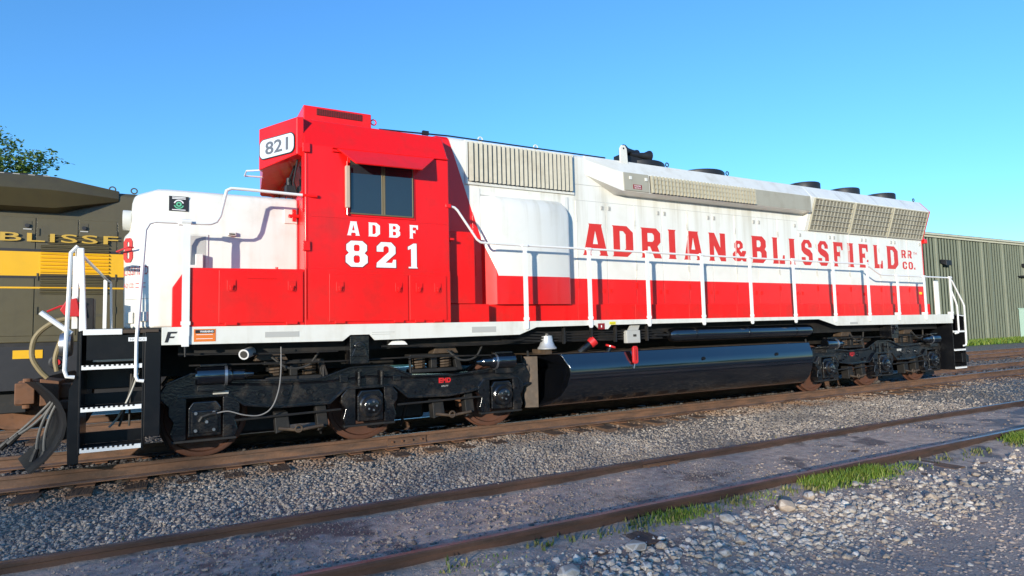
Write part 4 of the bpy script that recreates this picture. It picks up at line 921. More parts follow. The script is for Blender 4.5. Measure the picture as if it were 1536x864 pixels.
# rear rails
MB().tube([(16.80, -1.5, 2.58), (16.95, -1.5, 2.50), (17.42, -1.5, 1.93), (17.46, -1.5, 1.85), (17.44, -1.5, .92), (17.40, -1.5, .86), (17.30, -1.5, .85)], .021, 8).build('step_handrail', 'rail_white', loco, smooth=True)
MB().tube([(16.86, -1.5, 2.30), (17.08, -1.5, 1.95), (17.12, -1.5, 1.85), (17.12, -1.5, 1.25), (17.08, -1.5, 1.18), (16.95, -1.5, 1.17)], .021, 8).build('step_handrail', 'rail_white', loco, smooth=True)
MB().tube([(17.13, -1.5, 1.63), (17.43, -1.5, 1.60)], .014, 6).build('rail_tie', 'rail_white', loco)
MB().box(16.55, 16.72, -1.3, -1.27, ZW, 2.52).build('end_panel', 'rail_white', loco)
b = MB(); b.prism([(17.30, .42), (17.30, .66), (17.48, .66), (17.62, .58), (17.62, .42)], 'y', -1.45, 1.45); b.build('rear_pilot', 'black_plate', loco, bevel=.01)
# inside wires by the steps
for k in range(3): MB().tube(arc((-.70 - .04 * k, -1.18, 1.16), (-1.0 + .1 * k, -1.12, .50), .1 - .07 * k), .013, 6).build('brake_line', 'rubber' if k else 'decal_grey', loco)
MB().box(-1.15, -.72, -1.38, -1.2, 1.27, 1.42).build('tool_box', 'steel', loco, bevel=.01)

# ---- fuel tank
tp = [(-1.10, 1.12), (-1.432, 1.115), (-1.485, .955), (-1.503, .92), (-1.508, .78), (-1.48, .60), (-1.42, .44), (-1.32, .32), (-1.18, .255), (-.9, .24)]
sec = tp + [(-y, z) for y, z in tp[::-1]]
def tank_sec(xf): return [(xf(y), y, z) for y, z in sec]
b = MB(); b.loft([tank_sec(lambda y: 4.62 if abs(y) < 1.12 else 4.62 + (abs(y) - 1.12) * 1.65), tank_sec(lambda y: 11.32)])
tank = b.build('fuel_tank', 'tank_black', loco, bevel=.01)
ep = [(y, z) for y, z in sec if True]
b = MB(); b.prism([(y * .735, z + (0.006 if z < .5 else -.004)) for y, z in sec], 'x', 4.600, 4.619); b.build('tank_end_plate', 'grime', tank)
b = MB(); pe = [(4.615, -1.112), (4.607, -1.118)]
b.add([(4.612, -1.125, 1.09), (4.612, -1.125, .275), (4.80, -1.24, .28), (4.80, -1.24, 1.09)], [(0, 1, 2, 3)])
b.build('tank_corner_stain', 'grime', tank)
MB().box(4.7, 11.3, -1.41, -.6, 1.122, 1.128).build('tank_top_dirt', 'grime', tank)
MB().box(4.85, 4.98, -1.40, -1.0, 1.13, 1.20).build('bell_bracket', 'grime', loco)
b = MB(); b.lathe([(.155, 0), (.158, .018), (.13, .05), (.105, .11), (.092, .18), (.088, .21), (.06, .225), (.03, .23), (.02, .25), (0, .25)], (4.93, -1.34, 1.205), 'z', 28); b.build('bell', 'silver', loco, smooth=True)
b = MB(); b.cyl((5.58, -1.30, 1.12), (5.76, -1.38, 1.27), .06, n=14); b.build('filler_neck', 'black', tank); MB().cyl((5.75, -1.375, 1.26), (5.83, -1.41, 1.33), .085, n=18).build('filler_cap', 'lamp_red', tank, bevel=.012)
b = MB(); b.cyl((6.12, -1.36, 1.10), (6.17, -1.38, 1.20), .05, n=12); b.build('vent_neck', 'black', tank); MB().cyl((6.17, -1.38, 1.19), (6.18, -1.385, 1.225), .09, n=18).build('vent_cap', 'lamp_red', tank, bevel=.01)
b = MB(); b.prism([(6.52, .93), (6.52, 1.17), (6.545, 1.20), (6.60, 1.20), (6.625, 1.17), (6.625, .93), (6.60, .90), (6.545, .90)], 'y', -1.56, -1.51); b.build('fuel_sight_gauge', 'lamp_red', tank, bevel=.01)
MB().box(6.565, 6.58, -1.566, -1.561, .96, 1.14).build('gauge_slot', 'dkred', tank)
MB().tube([(6.57, -1.52, .9), (6.55, -1.52, .82)], .012, 6).build('gauge_pipe', 'steel', tank)
for x in (8.2, 10.2): MB().cyl((x, -1.49, .92), (x, -1.53, .92), .03, n=10).build('tank_plug', 'black', tank)
# cut-out box
jb = MB().box(6.46, 6.76, -1.47, -1.38, 1.25, 1.47).build('junction_box', 'decal_grey', loco, bevel=.012)
MB().box(6.60, 6.67, -1.474, -1.4705, 1.36, 1.40).build('box_latch', 'mesh_dark', jb); MB().prism([(6.52, 1.471), (6.58, 1.56), (6.78, 1.56), (6.74, 1.471)], 'y', -1.44, -1.41).build('box_bracket', 'decal_grey', jb)
# main air reservoir
b = MB(); b.lathe([(.0, 0), (.07, .01), (.115, .06), (.128, .14), (.128, 3.84), (.115, 3.93), (.07, 3.98), (0, 3.99)], (7.5, -1.36, 1.365), 'x', 28); rs = b.build('air_reservoir', 'tank_black', loco, smooth=True)
for x in (8.1, 9.5, 10.9): MB().lathe([(.131, -.02), (.131, .02), (.125, .02), (.125, -.02)], (x, -1.36, 1.365), 'x', 24).build('reservoir_strap', 'black', rs)
MB().tube([(7.5, -1.36, 1.365), (7.25, -1.36, 1.37), (7.15, -1.30, 1.42), (6.9, -1.28, 1.48)], .02, 8).build('reservoir_pipe', 'dark', rs)

# ---- trucks
def make_truck(cx, front):
    tr = link('truck', None, loco, loc=(0, 0, 0))
    for s in (-1, 1):
        top = [(-2.60,.82),(-2.50,.97),(-2.22,1.09),(-1.98,1.07),(-1.80,.985),(-1.2,.95),(-.70,.935),(-.30,1.065),(-.22,1.075),(.20,1.075),(.28,1.06),(.62,.91),(1.3,.885),(1.75,.93),(2.1,1.0),(2.5,.99),(2.62,.80)]
        bot = [(2.58,.66),(2.40,.60),(2.36,.76),(1.80,.76),(1.68,.62),(1.2,.56),(.55,.58),(.34,.76),(-.34,.76),(-.55,.58),(-1.2,.58),(-1.62,.64),(-1.80,.78),(-2.36,.78),(-2.46,.66)]
        if not front: top = [(-x, z) for x, z in top[::-1]]; bot = [(-x, z) for x, z in bot[::-1]]
        b = MB(); b.prism([(cx + x, z) for x, z in top + bot], 'y', s * 1.08, s * 1.20)
        fr = b.build('side_frame', 'black', tr, bevel=.022)
        # flanges along the upper and lower edges of the casting
        for pts_, dz_ in ((top[1:-1], .0), (bot, .028)):
            b = MB(); secs_ = []
            for x_, z_ in pts_:
                z_ += dz_; secs_.append([(cx + x_, s * 1.09, z_ + .004), (cx + x_, s * 1.245, z_ + .004), (cx + x_, s * 1.245, z_ - .026), (cx + x_, s * 1.09, z_ - .026)])
            b.loft(secs_); b.build('frame_flange', 'black', fr, bevel=.006)
        # raised lower rib and rings cast in the frame
        b = MB(); rib = [(-1.9, .93), (-1.2, .885), (-.6, .885), (0, .925), (.6, .865), (1.3, .845), (1.9, .87)]
        sgn = 1 if front else -1
        b.tube([(cx + sgn * x, s * 1.205, z) for x, z in rib], .016, 6); b.build('frame_rib', 'black', fr)
        for x in (-1.42, -1.12, -.82, .92, 1.36):
            b = MB(); b.ring((cx + sgn * x, s * 1.203, .77), .042, .012)
            b.build('frame_boss', 'black', fr)
        if s < 0:
            for k, ax_ in enumerate((-2.07, 0, 2.07)):
                x = cx + ax_
                for sd_ in (-1, 1):
                    b = MB(); b.prism([(x + sd_ * .20, .78), (x + sd_ * .30, .80), (x + sd_ * .40, .68), (x + sd_ * .40, .58), (x + sd_ * .34, .50), (x + sd_ * .38, .36), (x + sd_ * .34, .27), (x + sd_ * .20, .27)], 'y', -1.235, -1.09)
                    pd = b.build('pedestal', 'black', fr, bevel=.015)
                    for z in (.62, .40): MB().cyl((x + sd_ * .28, -1.236, z), (x + sd_ * .28, -1.265, z), .028, n=6).build('bolt', 'black', fr)
                jbx = MB(); jbx.prism([(x - .185, .31), (x - .185, .66), (x - .13, .74), (x + .13, .74), (x + .185, .66), (x + .185, .31)], 'y', -1.255, -1.0)
                j = jbx.build('journal_box', 'black', tr, bevel=.02)
                if front and k == 0:
                    b = MB(); b.prism([(x - .15, .35), (x - .15, .63), (x + .15, .63), (x + .15, .35)], 'y', -1.285, -1.256); b.build('journal_cover', 'black', j, bevel=.02)
                    b = MB(); b.tube([(x - .06, -1.30, .50), (x - .03, -1.31, .555), (x + .05, -1.31, .58), (x + .12, -1.30, .585)], .022, 8); b.build('speed_sensor', 'dark', j)
                    MB().curve([(x + .12, -1.30, .585), (x + .26, -1.31, .60), (x + .44, -1.32, .54), (x + .62, -1.32, .52), (x + .76, -1.33, .60), (x + .84, -1.35, .80), (x + .87, -1.37, 1.05), (x + .87, -1.38, 1.38)], .008, 6).build('sensor_cable', 'cable_grey', j, smooth=True)
                    for bx_, bz_ in ((-.1, .39), (.1, .39), (-.1, .6), (.1, .6), (.02, .49)): MB().cyl((x + bx_, -1.286, bz_), (x + bx_, -1.305, bz_), .02, n=6).build('bolt', 'steel', j)
                else:
                    b = MB(); b.lathe([(0, -.085), (.08, -.085), (.10, -.072), (.105, -.055), (.145, -.055), (.165, -.038), (.165, 0), (0, 0)], (x, -1.255, .525), 'y', 24); b.build('bearing_cap', 'black', j, smooth=True)
                    for q_ in range(5): MB().cyl((x + .06 * math.cos(q_ * 1.257), -1.338, .525 + .06 * math.sin(q_ * 1.257)), (x + .06 * math.cos(q_ * 1.257), -1.356, .525 + .06 * math.sin(q_ * 1.257)), .014, n=6).build('bolt', 'steel', j)
                MB().box(x - .36, x + .36, -1.23, -1.14, .245, .275).build('pedestal_tie', 'dark', fr, bevel=.006)
                # springs over the box hidden in frame
            # brake cylinders
            for x0_, dr in ((-2.18, 1), (2.26, -1)):
                xa_ = cx + sgn * x0_ if front else cx - x0_
                d_ = dr * sgn if front else -dr
                b = MB(); b.lathe([(.0, 0), (.10, .0), (.115, .02), (.115, .36), (.10, .40), (.075, .42), (.07, .55), (.045, .58), (.03, .66), (0, .66)], (0, 0, 0), 'x', 22)
                b.v = [(xa_ + d_ * v[0], -1.315 + v[1], 1.05 + v[2]) for v in b.v]
                bc = b.build('brake_cylinder', 'tank_black', tr, smooth=True)
                MB().lathe([(.118, -.015), (.125, -.015), (.125, .015), (.118, .015)], (xa_ + d_ * .34, -1.315, 1.05), 'x', 22).build('cylinder_band', 'steel', bc)
                MB().box(min(xa_ + d_ * .05, xa_ + d_ * .35), max(xa_ + d_ * .05, xa_ + d_ * .35), -1.36, -1.22, 1.165, 1.195).build('cylinder_cap', 'black', bc, bevel=.006)
                MB().box(min(xa_ + d_ * .02, xa_ + d_ * .34), max(xa_ + d_ * .02, xa_ + d_ * .34), -1.34, -1.12, .86, .95).build('cylinder_mount', 'black', bc, bevel=.01)
            MB().tube([(cx - 2.25, -1.30, 1.185), (cx - .5, -1.31, 1.16), (cx + .6, -1.30, 1.17), (cx + 2.2, -1.30, 1.14)], .012, 6).build('brake_rod', 'dark', tr)
            for x_ in (-2.62, -.62, .62, 2.62):
                MB().curve([(cx + x_, -1.12, 1.18), (cx + x_, -1.15, .8), (cx + x_ * .98, -.95, .45), (cx + x_ * .94, -.80, .14)], .02, 6).build('sand_pipe', 'dark', tr, smooth=True)
            for x_ in (-1.55, -.75, .7, 1.5):
                MB().cyl((cx + x_, -1.205, .66), (cx + x_, -1.235, .66), .03, n=6).build('frame_bolt', 'black', fr)
                MB().cyl((cx + x_ + .1, -1.205, .69), (cx + x_ + .1, -1.225, .69), .018, n=6).build('frame_bolt', 'black', fr)
            for x_ in (-.16, .16):
                MB().cyl((cx + x_, -1.26, .80), (cx + x_, -1.26, 1.0), .028, n=10).build('damper', 'black', tr)
            for q0, q1, q2, q3 in ((-.42, -.30, .86, .98), (.33, .45, .84, .92)): MB().box(cx + q0, cx + q1, -1.235, -1.20, q2, q3).build('frame_lug', 'black', fr, bevel=.01)
            for x_ in (-1.3, 1.15):
                b = MB(); b.prism([(cx + x_ - .2, 1.2), (cx + x_ + .22, 1.2), (cx + x_ + .16, 1.3), (cx + x_ - .15, 1.3)], 'y', -1.2, -1.0); b.build('bolster_pad', 'grime', tr, bevel=.01)
                MB().curve([(cx + x_, -1.28, 1.25), (cx + x_ + .2, -1.3, 1.10), (cx + x_ + .45, -1.28, 1.12), (cx + x_ + .6, -1.22, 1.28)], .016, 6).build('brake_hose', 'rubber', tr, smooth=True)
            MB().tube([(cx - 1.75, -1.22, .47), (cx - .4, -1.22, .50)], .016, 6).build('brake_rod', 'dark', tr)
            MB().tube([(cx + .4, -1.22, .50), (cx + 1.75, -1.22, .52)], .016, 6).build('brake_rod', 'dark', tr)
            for x_ in (-1.25, .95):
                b = MB(); b.prism([(cx + x_, .52), (cx + x_ + .17, .52), (cx + x_ + .2, .30), (cx + x_ + .02, .24)], 'y', -1.16, -.98); b.build('brake_hanger', 'dark', tr, bevel=.012)
                b = MB(); b.prism([(cx + x_ + .52, .60), (cx + x_ + .66, .60), (cx + x_ + .70, .30), (cx + x_ + .56, .22)], 'y', -1.14, -.98); b.build('brake_hanger', 'dark', tr, bevel=.012)
                b = MB(); b.tube([(cx + x_ + .05, -1.17, .31), (cx + x_ + .3, -1.19, .27), (cx + x_ + .62, -1.17, .30)], .022, 8); b.ring((cx + x_ + .3, -1.2, .29), .042, .014); b.build('slack_adjuster', 'grime', tr)
            # bolster and springs above frame
            for x_ in (-1.0, 1.0):
                q0 = cx + x_
                b = MB(); b.box(q0 - .36, q0 + .36, -1.16, -.9, .93, .985); b.box(q0 - .38, q0 + .38, -1.14, -.88, 1.14, 1.20); b.box(q0 - .05, q0 + .05, -1.13, -.92, .985, 1.14); b.prism([(q0 + .36, .94), (q0 + .46, .94), (q0 + .38, 1.2), (q0 + .30, 1.2)], 'y', -1.15, -.95)
                b.build('spring_seat', 'dark', tr, bevel=.012)
                for d2 in (-.21, .21):
                    pts = [(q0 + d2 + .085 * math.cos(i * .7), -1.04 + .085 * math.sin(i * .7), .985 + .155 * i / 36) for i in range(37)]
                    MB().tube(pts, .017, 5).build('spring', 'grime', tr)
            # maker's badge
            bx = cx + (1.13 if front else -1.15)
            b = MB(); b.prism([(bx + .06 * math.cos(i * pi / 12), .80 + .055 * math.sin(i * pi / 12)) for i in range(24)], 'y', -1.209, -1.2015); b.build('badge', 'lamp_red' if not front else 'black', fr)
            for tx, ch in ((-.095, 'E'), (-.035, 'M'), (.035, 'D')):
                letter('lettering', *font_tris(ch, .05), side(bx + tx, bx + tx + .065, .765, .84, -1.212), 'lamp_red' if front else 'dkred', fr)
            if front: ftext('09277', bx - .05, bx + .06, .705, .728, -1.2035, 'decal_grey', fr, 0.01)
            MB().box(cx - 1.98 + (0 if front else 2.6), cx - 1.80 + (0 if front else 2.6), -1.208, -1.2015, .80, .85).build('data_plate', 'decal_grey', fr, bevel=.003)
        else:
            for ax_ in (-2.07, 0, 2.07): MB().box(cx + ax_ - .18, cx + ax_ + .18, 1.0, 1.25, .31, .72).build('journal_box', 'black', tr, bevel=.02)
    for ax_ in (-2.07, 0, 2.07):
        x = cx + ax_
        for s in (-1, 1):
            b = MB(); b.lathe([(.08, s * .70), (.10, s * .68), (.42, s * .685), (.535, s * .69), (.535, s * .715), (.512, s * .73), (.508, s * .82), (.50, s * .825), (.455, s * .825), (.44, s * .79), (.30, s * .77), (.15, s * .80), (.14, s * .84), (.0, s * .84)], (x, 0, .508), 'y', 40)
            b.build('wheel', 'wheel', tr, smooth=True)
        MB().cyl((x, -1.0, .508), (x, 1.0, .508), .085, n=14).build('axle', 'dark', tr)
        MB().box(x + .12, x + 1.02, -.62, .62, .20, .86).build('traction_motor', 'dark', tr, bevel=.05)
        for s in (-1, 1):
            b = MB(); arcp = [(x - .55 + 0 * i, .3 + .05 * i) for i in range(2)]
            pts = [(.525 * math.cos(a), .525 * math.sin(a)) for a in np.linspace(pi - .45, pi + .30, 8)] + [(.585 * math.cos(a), .585 * math.sin(a)) for a in np.linspace(pi + .30, pi - .45, 8)]
            b.prism([(x + px_, .508 + pz_) for px_, pz_ in pts], 'y', s * .74, s * .82); b.build('brake_shoe', 'rust', tr)
    MB().box(cx - 2.5, cx + 2.5, -.98, .98, .70, .90).build('truck_transom', 'dark', tr, bevel=.02)
    MB().box(cx - 2.45, cx + 2.3, .2, .3, .16, .75).build('gear_case', 'dark', tr, bevel=.02)
    return tr
make_truck(2.07, True); make_truck(14.26, False)

# ================================================================== OLIVE LOCOMOTIVE BEHIND
ol = thing('diesel_locomotive', 'olive green diesel locomotive with yellow stripe and louvres behind the white nose', 'locomotive', group=None)
OY = 3.75; OYR = TR_BACK * 2 - OY
b = MB(); b.prism([(OY, 1.50), (OY, 4.22), (OY + .08, 4.29), (OYR - .08, 4.29), (OYR, 4.22), (OYR, 1.50)], 'x', -10, 3.2); oh = b.build('long_hood', 'olive', ol, bevel=.02)
b = MB()
def osec(x, k): return [(x, OY + .1, 4.30 + .16 * k), (x, OY - .02 - .20 * k, 4.30 + .14 * k), (x, OY - .01 - .45 * k, 4.16), (x, OY - .005 - .28 * k, 3.86 + (1 - k) * .25), (x, OY + .1, 3.80 + (1 - k) * .3)]
b.loft([osec(-10, 1), osec(-2.25, 1), osec(-1.30, 0.02)]); b.build('flared_duct', 'olive', oh, bevel=.012)
dxs = [-9.9, -8.3, -6.7, -5.6, -4.5, -3.4, -2.54, -1.92, -1.32, -.98, .2]
for a, b_ in zip(dxs[:-1], dxs[1:]):
    MB().box(a + .006, b_ - .006, OY - .014, OY - .001, 1.62, 3.72).build('hood_door', 'olive', oh, bevel=.004, seg=1)
for x in (-2.66, -1.83):
    b = MB(); b.box(x - .06, x + .06, OY - .020, OY - .0145, 3.50, 3.66); b.build('latch_plate', 'olive_dark', oh); b = MB(); b.cyl((x, OY - .021, 3.57), (x, OY - .05, 3.57), .035, n=12); b.build('latch', 'decal_black', oh); MB().box(x - .06, x + .06, OY - .027, OY - .0205, 3.50, 3.52).build('latch_rim', 'decal_grey', oh)
for x in (-2.50, -1.33):
    for z in (3.40, 2.6, 2.0): MB().box(x - .012, x + .012, OY - .03, OY - .0145, z, z + .13).build('door_hinge', 'olive_dark', oh)
MB().box(-10, .5, OY - .0185, OY - .0155, 2.68, 3.11).build('yellow_band', 'yellow', oh)
for z0, z1 in ((3.115, 3.16), (2.635, 2.675)): MB().box(-10, .5, OY - .0182, OY - .0155, z0, z1).build('black_line', 'decal_black', oh)
MB().box(-10, .5, OY - .0185, OY - .0155, 2.455, 2.485).build('yellow_line', 'yellow', oh)
for k in range(17):
    z = 2.36 + k * .064
    mt_ = 'yellow' if 2.70 < z < 3.09 else 'olive'
    b = MB(); b.prism([(OY - .0155, z), (OY - .05, z + .004), (OY - .05, z + .012), (OY - .0155, z + .042)], 'x', -2.46 + (.10 if k > 13 else 0), -1.44); b.build('louvre', mt_, oh)
ftext('BLISSF', -3.03, -1.30, 3.285, 3.44, OY - .056, 'gold', oh, .008, space=1.1)
ftext('ADRIAN &', -6.2, -3.6, 3.285, 3.44, OY - .056, 'gold', oh, .008, space=1.1)
for x in (-1.42, -1.07): MB().ring((x, OY + .12, 4.36), .05, .012).build('lifting_eye', 'olive', oh)
b = MB(); b.box(-10, -2.45, OY + .25, OY + 1.2, 4.46, 4.56); b.build('roof_hatch', 'roof_black', ol); 
for k in range(6): MB().box(-3.6 + k * .22, -3.5 + k * .22, OY + .24, OY + .26, 4.47, 4.55).build('hatch_vent', 'decal_grey', ol)
MB().box(-10, 3.2, 3.12, 3.16, .72, 1.44).build('side_sill', 'decal_black', ol); MB().box(-10, 3.2, 3.161, 6.0, 1.40, 1.50).build('walkway_deck', 'dark', ol)
MB().box(-2.70, -2.30, 3.112, 3.119, 1.24, 1.38).build('yellow_reflector', 'yellow', ol)
b = MB(); b.lathe([(.0, -.02), (.09, -.02), (.12, 0), (.12, .05)], (-2.10, 3.10, 1.16), 'y', 20); b.build('air_fitting', 'decal_black', ol); MB().lathe([(.0, -.03), (.055, -.03), (.055, 0)], (-2.10, 3.09, 1.16), 'y', 16).build('fitting_cap', 'lamp_red', ol)
for k in range(3):
    MB().box(-2.20 + .3 * k - .10, -2.20 + .3 * k + .10, OY - .022, OY - .0145, 1.95, 2.0).build('stencil', 'olive_dark', oh)
for x in (-9.2, -7.1, -5.0, -2.75):
    b = MB(); b.lathe([(.0, 3.72), (.14, 3.72), (.16, 3.76), (.40, 3.78), (.44, 3.76), (.50, 3.76), (.508, 3.78), (.508, 3.88), (.53, 3.90), (.53, 3.92)], (x, 0, .508), 'y', 36); b.build('wheel', 'rust', ol, smooth=True)
    MB().box(x - .2, x + .2, 3.42, 3.68, .32, .75).build('journal_box', 'dark', ol, bevel=.02)
b = MB(); b.prism([(-9.8, .62), (-9.8, .95), (-5, 1.0), (-3.2, .92), (-3.2, .66)], 'y', 3.5, 3.62); b.build('side_frame', 'dark', ol, bevel=.02)
MB().box(-1.9, 3.0, 3.4, 5.8, .3, 1.2).build('fuel_tank', 'decal_black', ol, bevel=.06)

# ================================================================== BACKGROUND SHED
shed = thing('metal_shed', 'long green corrugated steel shed with pale ribs and cream eave trim', 'shed')
BY = 15.2; bx0, bx1 = 38.0, 92.0; bz0, bz1 = -.3, 7.93
MB().box(bx0, bx1, BY, BY + 16, bz0, bz1).build('wall', 'shed', shed)
b = MB(); x = bx0 + .1
while x < bx1:
    b.prism([(x - .055, BY - .001), (x - .035, BY - .10), (x + .035, BY - .10), (x + .055, BY - .001)], 'z', bz0 + .1, bz1 - .3); x += .42
rb = b.build('wall_rib', 'shed_rib', shed); rb['kind'] = 'stuff'
x = bx0 + .31; b = MB()
while x < bx1:
    b.prism([(x - .02, BY - .001), (x - .012, BY - .02), (x + .012, BY - .02), (x + .02, BY - .001)], 'z', bz0 + .1, bz1 - .3); x += .42
rb = b.build('minor_rib', 'shed', shed); rb['kind'] = 'stuff'
for k in range(15):
    xx = bx0 + 1.57 + k * 3.36
    MB().box(xx - .03, xx + .03, BY - .105, BY - .002, bz0 + .1, bz1 - .3).build('lap_trim', 'shed_lap', shed)
for xx in (47.0, 57.4, 68.0): MB().box(xx - .06, xx + .06, BY - .24, BY - .12, bz0 + .1, bz1 - .28).build('downpipe', 'shed_rib', shed)
MB().box(bx0 - .1, bx1 + .1, BY - .30, BY - .165, bz1 - .10, bz1 + .03).build('gutter', 'shed_trim', shed)
MB().box(bx0 - .1, bx1 + .1, BY - .16, BY - .001, bz1 - .26, bz1 + .06).build('eave_trim', 'shed_trim', shed)
b = MB(); b.prism([(BY - .3, bz1 + .06), (BY + 8, bz1 + 1.6), (BY + 16.3, bz1 + .06)], 'x', bx0 - .2, bx1 + .2); b.build('roof', 'shed_trim', shed)
b = MB(); b.prism([(BY - .5, 5.55), (BY - .08, 5.75), (BY - .08, 6.05), (BY - .5, 5.95)], 'x', 50.1, 50.9); b.build('wall_light', 'roof_black', shed, bevel=.03)
b = MB(); b.box(62.0, 64.2, BY - .5, BY - .08, 4.95, 5.05); b.build('wall_bracket', 'roof_black', shed); b = MB(); b.box(62.8, 63.6, BY - .45, BY - .08, 5.8, 6.1); b.build('wall_light', 'roof_black', shed, bevel=.03)
cb = thing('utility_cabinet', 'pale green utility cabinet against the corrugated shed wall', 'cabinet')
b = MB(); b.box(61.5, 64.5, 14.3, 15.05, -.26, 2.25); bod = b.build('body', 'cab_green', cb, bevel=.03); MB().box(61.45, 64.55, 14.25, 15.08, 2.251, 2.32).build('lid', 'cab_green', cb, bevel=.02); MB().box(61.6, 62.95, 14.28, 14.299, -.1, 2.15).build('door', 'cab_green', cb, bevel=.004); MB().box(62.82, 62.86, 14.24, 14.279, 1.0, 1.25).build('handle', 'steel', cb)

# ================================================================== VEGETATION
def blades(xy, h, name, mat, w=.006):
    n = len(xy); a = rng.uniform(0, 2*pi, n); lean = rng.uniform(.1, .6, n) * h; b2 = rng.uniform(0, 2*pi, n)
    z0 = gz(xy[:, 0], xy[:, 1]) - .005
    dx_, dy_ = np.cos(a) * w, np.sin(a) * w; lx, ly = np.cos(b2) * lean, np.sin(b2) * lean
    P = [np.stack([xy[:, 0] - dx_, xy[:, 1] - dy_, z0], -1), np.stack([xy[:, 0] + dx_, xy[:, 1] + dy_, z0], -1),
         np.stack([xy[:, 0] + dx_ * .7 + lx * .35, xy[:, 1] + dy_ * .7 + ly * .35, z0 + h * .6], -1), np.stack([xy[:, 0] - dx_ * .7 + lx * .35, xy[:, 1] - dy_ * .7 + ly * .35, z0 + h * .6], -1),
         np.stack([xy[:, 0] + lx, xy[:, 1] + ly, z0 + h], -1)]
    c = np.stack(P, 1).reshape(-1, 3); k = np.arange(n)[:, None] * 5
    f = np.concatenate([k + np.array([[0, 1, 2]]), k + np.array([[0, 2, 3]]), k + np.array([[3, 2, 4]])])
    return struct(link(name, npmesh(name, c, f, mat)), 'stuff')
clumps = [(3.3, 4.2, -5.33, 520, .07), (5.8, 7.1, -5.36, 2300, .10), (10.1, 11.8, -5.38, 1900, .11), (6.1, 7.0, -5.48, 350, .05), (4.3, 5.0, -5.4, 110, .05), (1.6, 2.1, -5.45, 50, .04), (7.2, 8.0, -5.36, 170, .05), (14, 20, -5.4, 1500, .16)]
P_ = []; H_ = []
for a, b_, y, n, h in clumps:
    cs = rng.uniform(a, b_, max(3, int((b_ - a) * 5))); pick = rng.choice(cs, n)
    P_.append(np.stack([pick + rng.normal(0, .10, n), y + rng.normal(0, .075, n)], -1)); H_.append(rng.uniform(.4, 1.1, n) * h)
g1 = blades(np.concatenate(P_), np.concatenate(H_), 'grass', 'grass', .005); g1['label'] = 'bright green grass tufts along the outer side of the nearest rail'; g1['category'] = 'grass'
P2 = []; H2 = []
for a, b_, y, n in ((3.2, 4.6, -5.36, 150), (5.6, 7.3, -5.44, 320), (9.9, 12.2, -5.5, 320), (7.6, 9.6, -5.42, 120), (1.2, 3.2, -5.36, 90), (4.4, 5.6, -5.36, 110), (-2, 1, -3.45, 40), (5, 12, -3.46, 60)):
    cs = rng.uniform(a, b_, max(4, int((b_ - a) * 6))); pick = rng.choice(cs, n)
    P2.append(np.stack([pick + rng.normal(0, .06, n), y + rng.normal(0, .06, n)], -1)); H2.append(rng.uniform(.025, .07, n))
g3 = blades(np.concatenate(P2), np.concatenate(H2), 'weeds', 'weed', .011); g3['label'] = 'low broad leaved weeds and dry stems beside the nearest rails'; g3['category'] = 'weeds'
xy = np.concatenate([scatter(44, 80, 11.3, 15.0, 55)])
g2 = blades(xy, rng.uniform(.12, .35, len(xy)), 'grass', 'grass', .03); g2['label'] = 'strip of grass at the foot of the corrugated shed'; g2['category'] = 'grass'

def tree(base, height, tips, lab, seed, group):
    r = random.Random(seed); root = thing('tree', lab, 'tree', group=group)
    bx_, by_ = base; b = MB(); tops = Vector((bx_, by_, height * .55))
    b.tube([(bx_, by_, -.3), (bx_ + .1, by_, height * .3), tuple(tops)], [.32, .25, .17], 8)
    leaves = []
    for t in tips:
        t = Vector(t); st_ = Vector((bx_, by_, height * r.uniform(.3, .55))); mid = st_.lerp(t, .55) + Vector((0, 0, r.uniform(.2, .7)))
        pts = [st_, st_.lerp(mid, .5) + Vector((0, 0, .15)), mid, mid.lerp(t, .5) + Vector((r.uniform(-.2, .2), 0, .12)), t]
        b.tube([tuple(p) for p in pts], [.09, .07, .045, .028, .012], 6)
        L = (t - mid).length
        for k in range(int(10 + L * 8)):
            f = r.random() ** .7; q = mid.lerp(t, f) + Vector((r.gauss(0, .22), r.gauss(0, .3), r.gauss(0, .20)))
            leaves.append((q, .22 if f < .8 else .13))
            if r.random() < .3: b.tube([tuple(mid.lerp(t, max(0, f - .1))), tuple(q)], [.012, .005], 4)
    b.build('trunk', 'bark', root, smooth=True)
    V = []; F = []
    for q, sp in leaves:
        for k in range(9):
            c = q + Vector((r.gauss(0, sp), r.gauss(0, sp), r.gauss(0, sp * .7))); s_ = r.uniform(.07, .14)
            u = Vector((r.gauss(0, 1), r.gauss(0, 1), r.gauss(0, .5))).normalized(); v = u.cross(Vector((r.gauss(0, 1), r.gauss(0, 1), r.gauss(0, 1)))).normalized()
            i = len(V); V += [c - u * s_, c + v * s_ * .45, c + u * s_, c - v * s_ * .45]; F.append((i, i+1, i+2, i+3))
    me = bpy.data.meshes.new('crown'); me.from_pydata([tuple(v) for v in V], [], F); me.materials.append(M['leaf']); link('crown', me, root)
rr_ = random.Random(3)
tips = [(-6.15, 29.6, 11.15), (-6.6, 30, 11.35), (-7.0, 29.8, 11.55), (-7.6, 30, 11.4), (-6.9, 30, 10.6), (-7.7, 30, 12.1), (-8.3, 29.7, 12.5), (-7.4, 30, 10.4), (-8.2, 29.5, 11.2), (-8.6, 30, 11.9)]
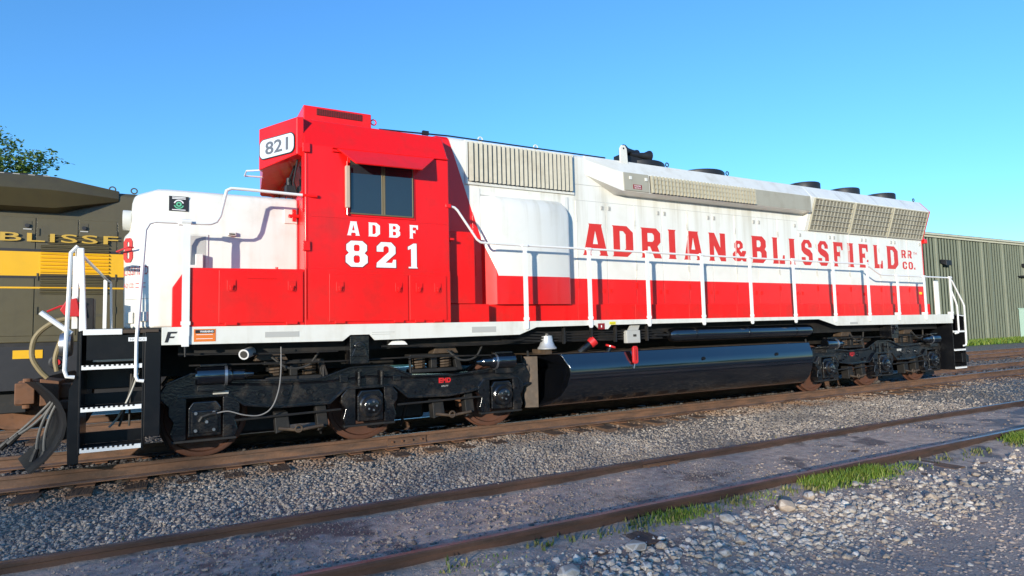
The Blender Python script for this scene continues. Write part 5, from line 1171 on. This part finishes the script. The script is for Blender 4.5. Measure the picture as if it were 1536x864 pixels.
for k in range(20): tips.append((-11.5 + rr_.gauss(0, 2.0), 30 + rr_.gauss(0, 2.0), 11.4 + rr_.gauss(0, 1.6)))
tips = [t for t in tips if t[0] < -8.0 or t in tips[:10]]
tree((-11.8, 30.2), 12.5, tips, 'leafy green tree rising above the roof of the olive locomotive', 5, None)

# row of trees across the yard behind the viewer: shades the foreground and shows in the glossy paint
def shade_tree(seed):
    r = random.Random(seed); b = MB(); b.tube([(0, 0, -.4), (.1, 0, 3), (0, .1, 6.5)], [.4, .3, .15], 8)
    V = []; F = []
    for k in range(16):
        a = r.uniform(0, 6.28); h = r.uniform(4.0, 10.0); R_ = r.uniform(.3, 1) * (3.6 if h < 8 else 2.6); c = Vector((R_ * math.cos(a), R_ * math.sin(a), h))
        b.tube([(0, 0, h * .45), tuple(c * .55 + Vector((0, 0, h * .25))), tuple(c)], [.12, .08, .03], 5)
        for j in range(190):
            q = c + Vector((r.gauss(0, .85), r.gauss(0, .85), r.gauss(0, .6))); s_ = r.uniform(.12, .3)
            u = Vector((r.gauss(0, 1), r.gauss(0, 1), r.gauss(0, .6))).normalized(); v = u.cross(Vector((r.gauss(0, 1), r.gauss(0, 1), r.gauss(0, 1)))).normalized()
            i = len(V); V += [q - u * s_, q + v * s_ * .6, q + u * s_, q - v * s_ * .6]; F.append((i, i+1, i+2, i+3))
    me = bpy.data.meshes.new('crown'); me.from_pydata([tuple(v) for v in V], [], F); me.materials.append(M['leaf'])
    return b.mesh('trunk', 'bark', True), me
kinds = [shade_tree(k) for k in (21, 22, 23)]
rt = random.Random(8); x = -66
while x < 62:
    t = thing('tree', 'broad leafy tree in the row across the yard behind the viewer', 'tree', (x + rt.uniform(-1, 1), -45 + rt.uniform(-2, 2), -.2), 'tree row behind the viewer')
    sc_ = rt.uniform(.88, 1.08); t.scale = (sc_ * 1.1, sc_ * 1.1, sc_); t.rotation_euler = (0, 0, rt.uniform(0, 6))
    tm, cm = kinds[rt.randrange(3)]; link('trunk', tm, t); link('crown', cm, t)
    x += rt.uniform(4.5, 7.0) if x < -24 else rt.uniform(7, 11)
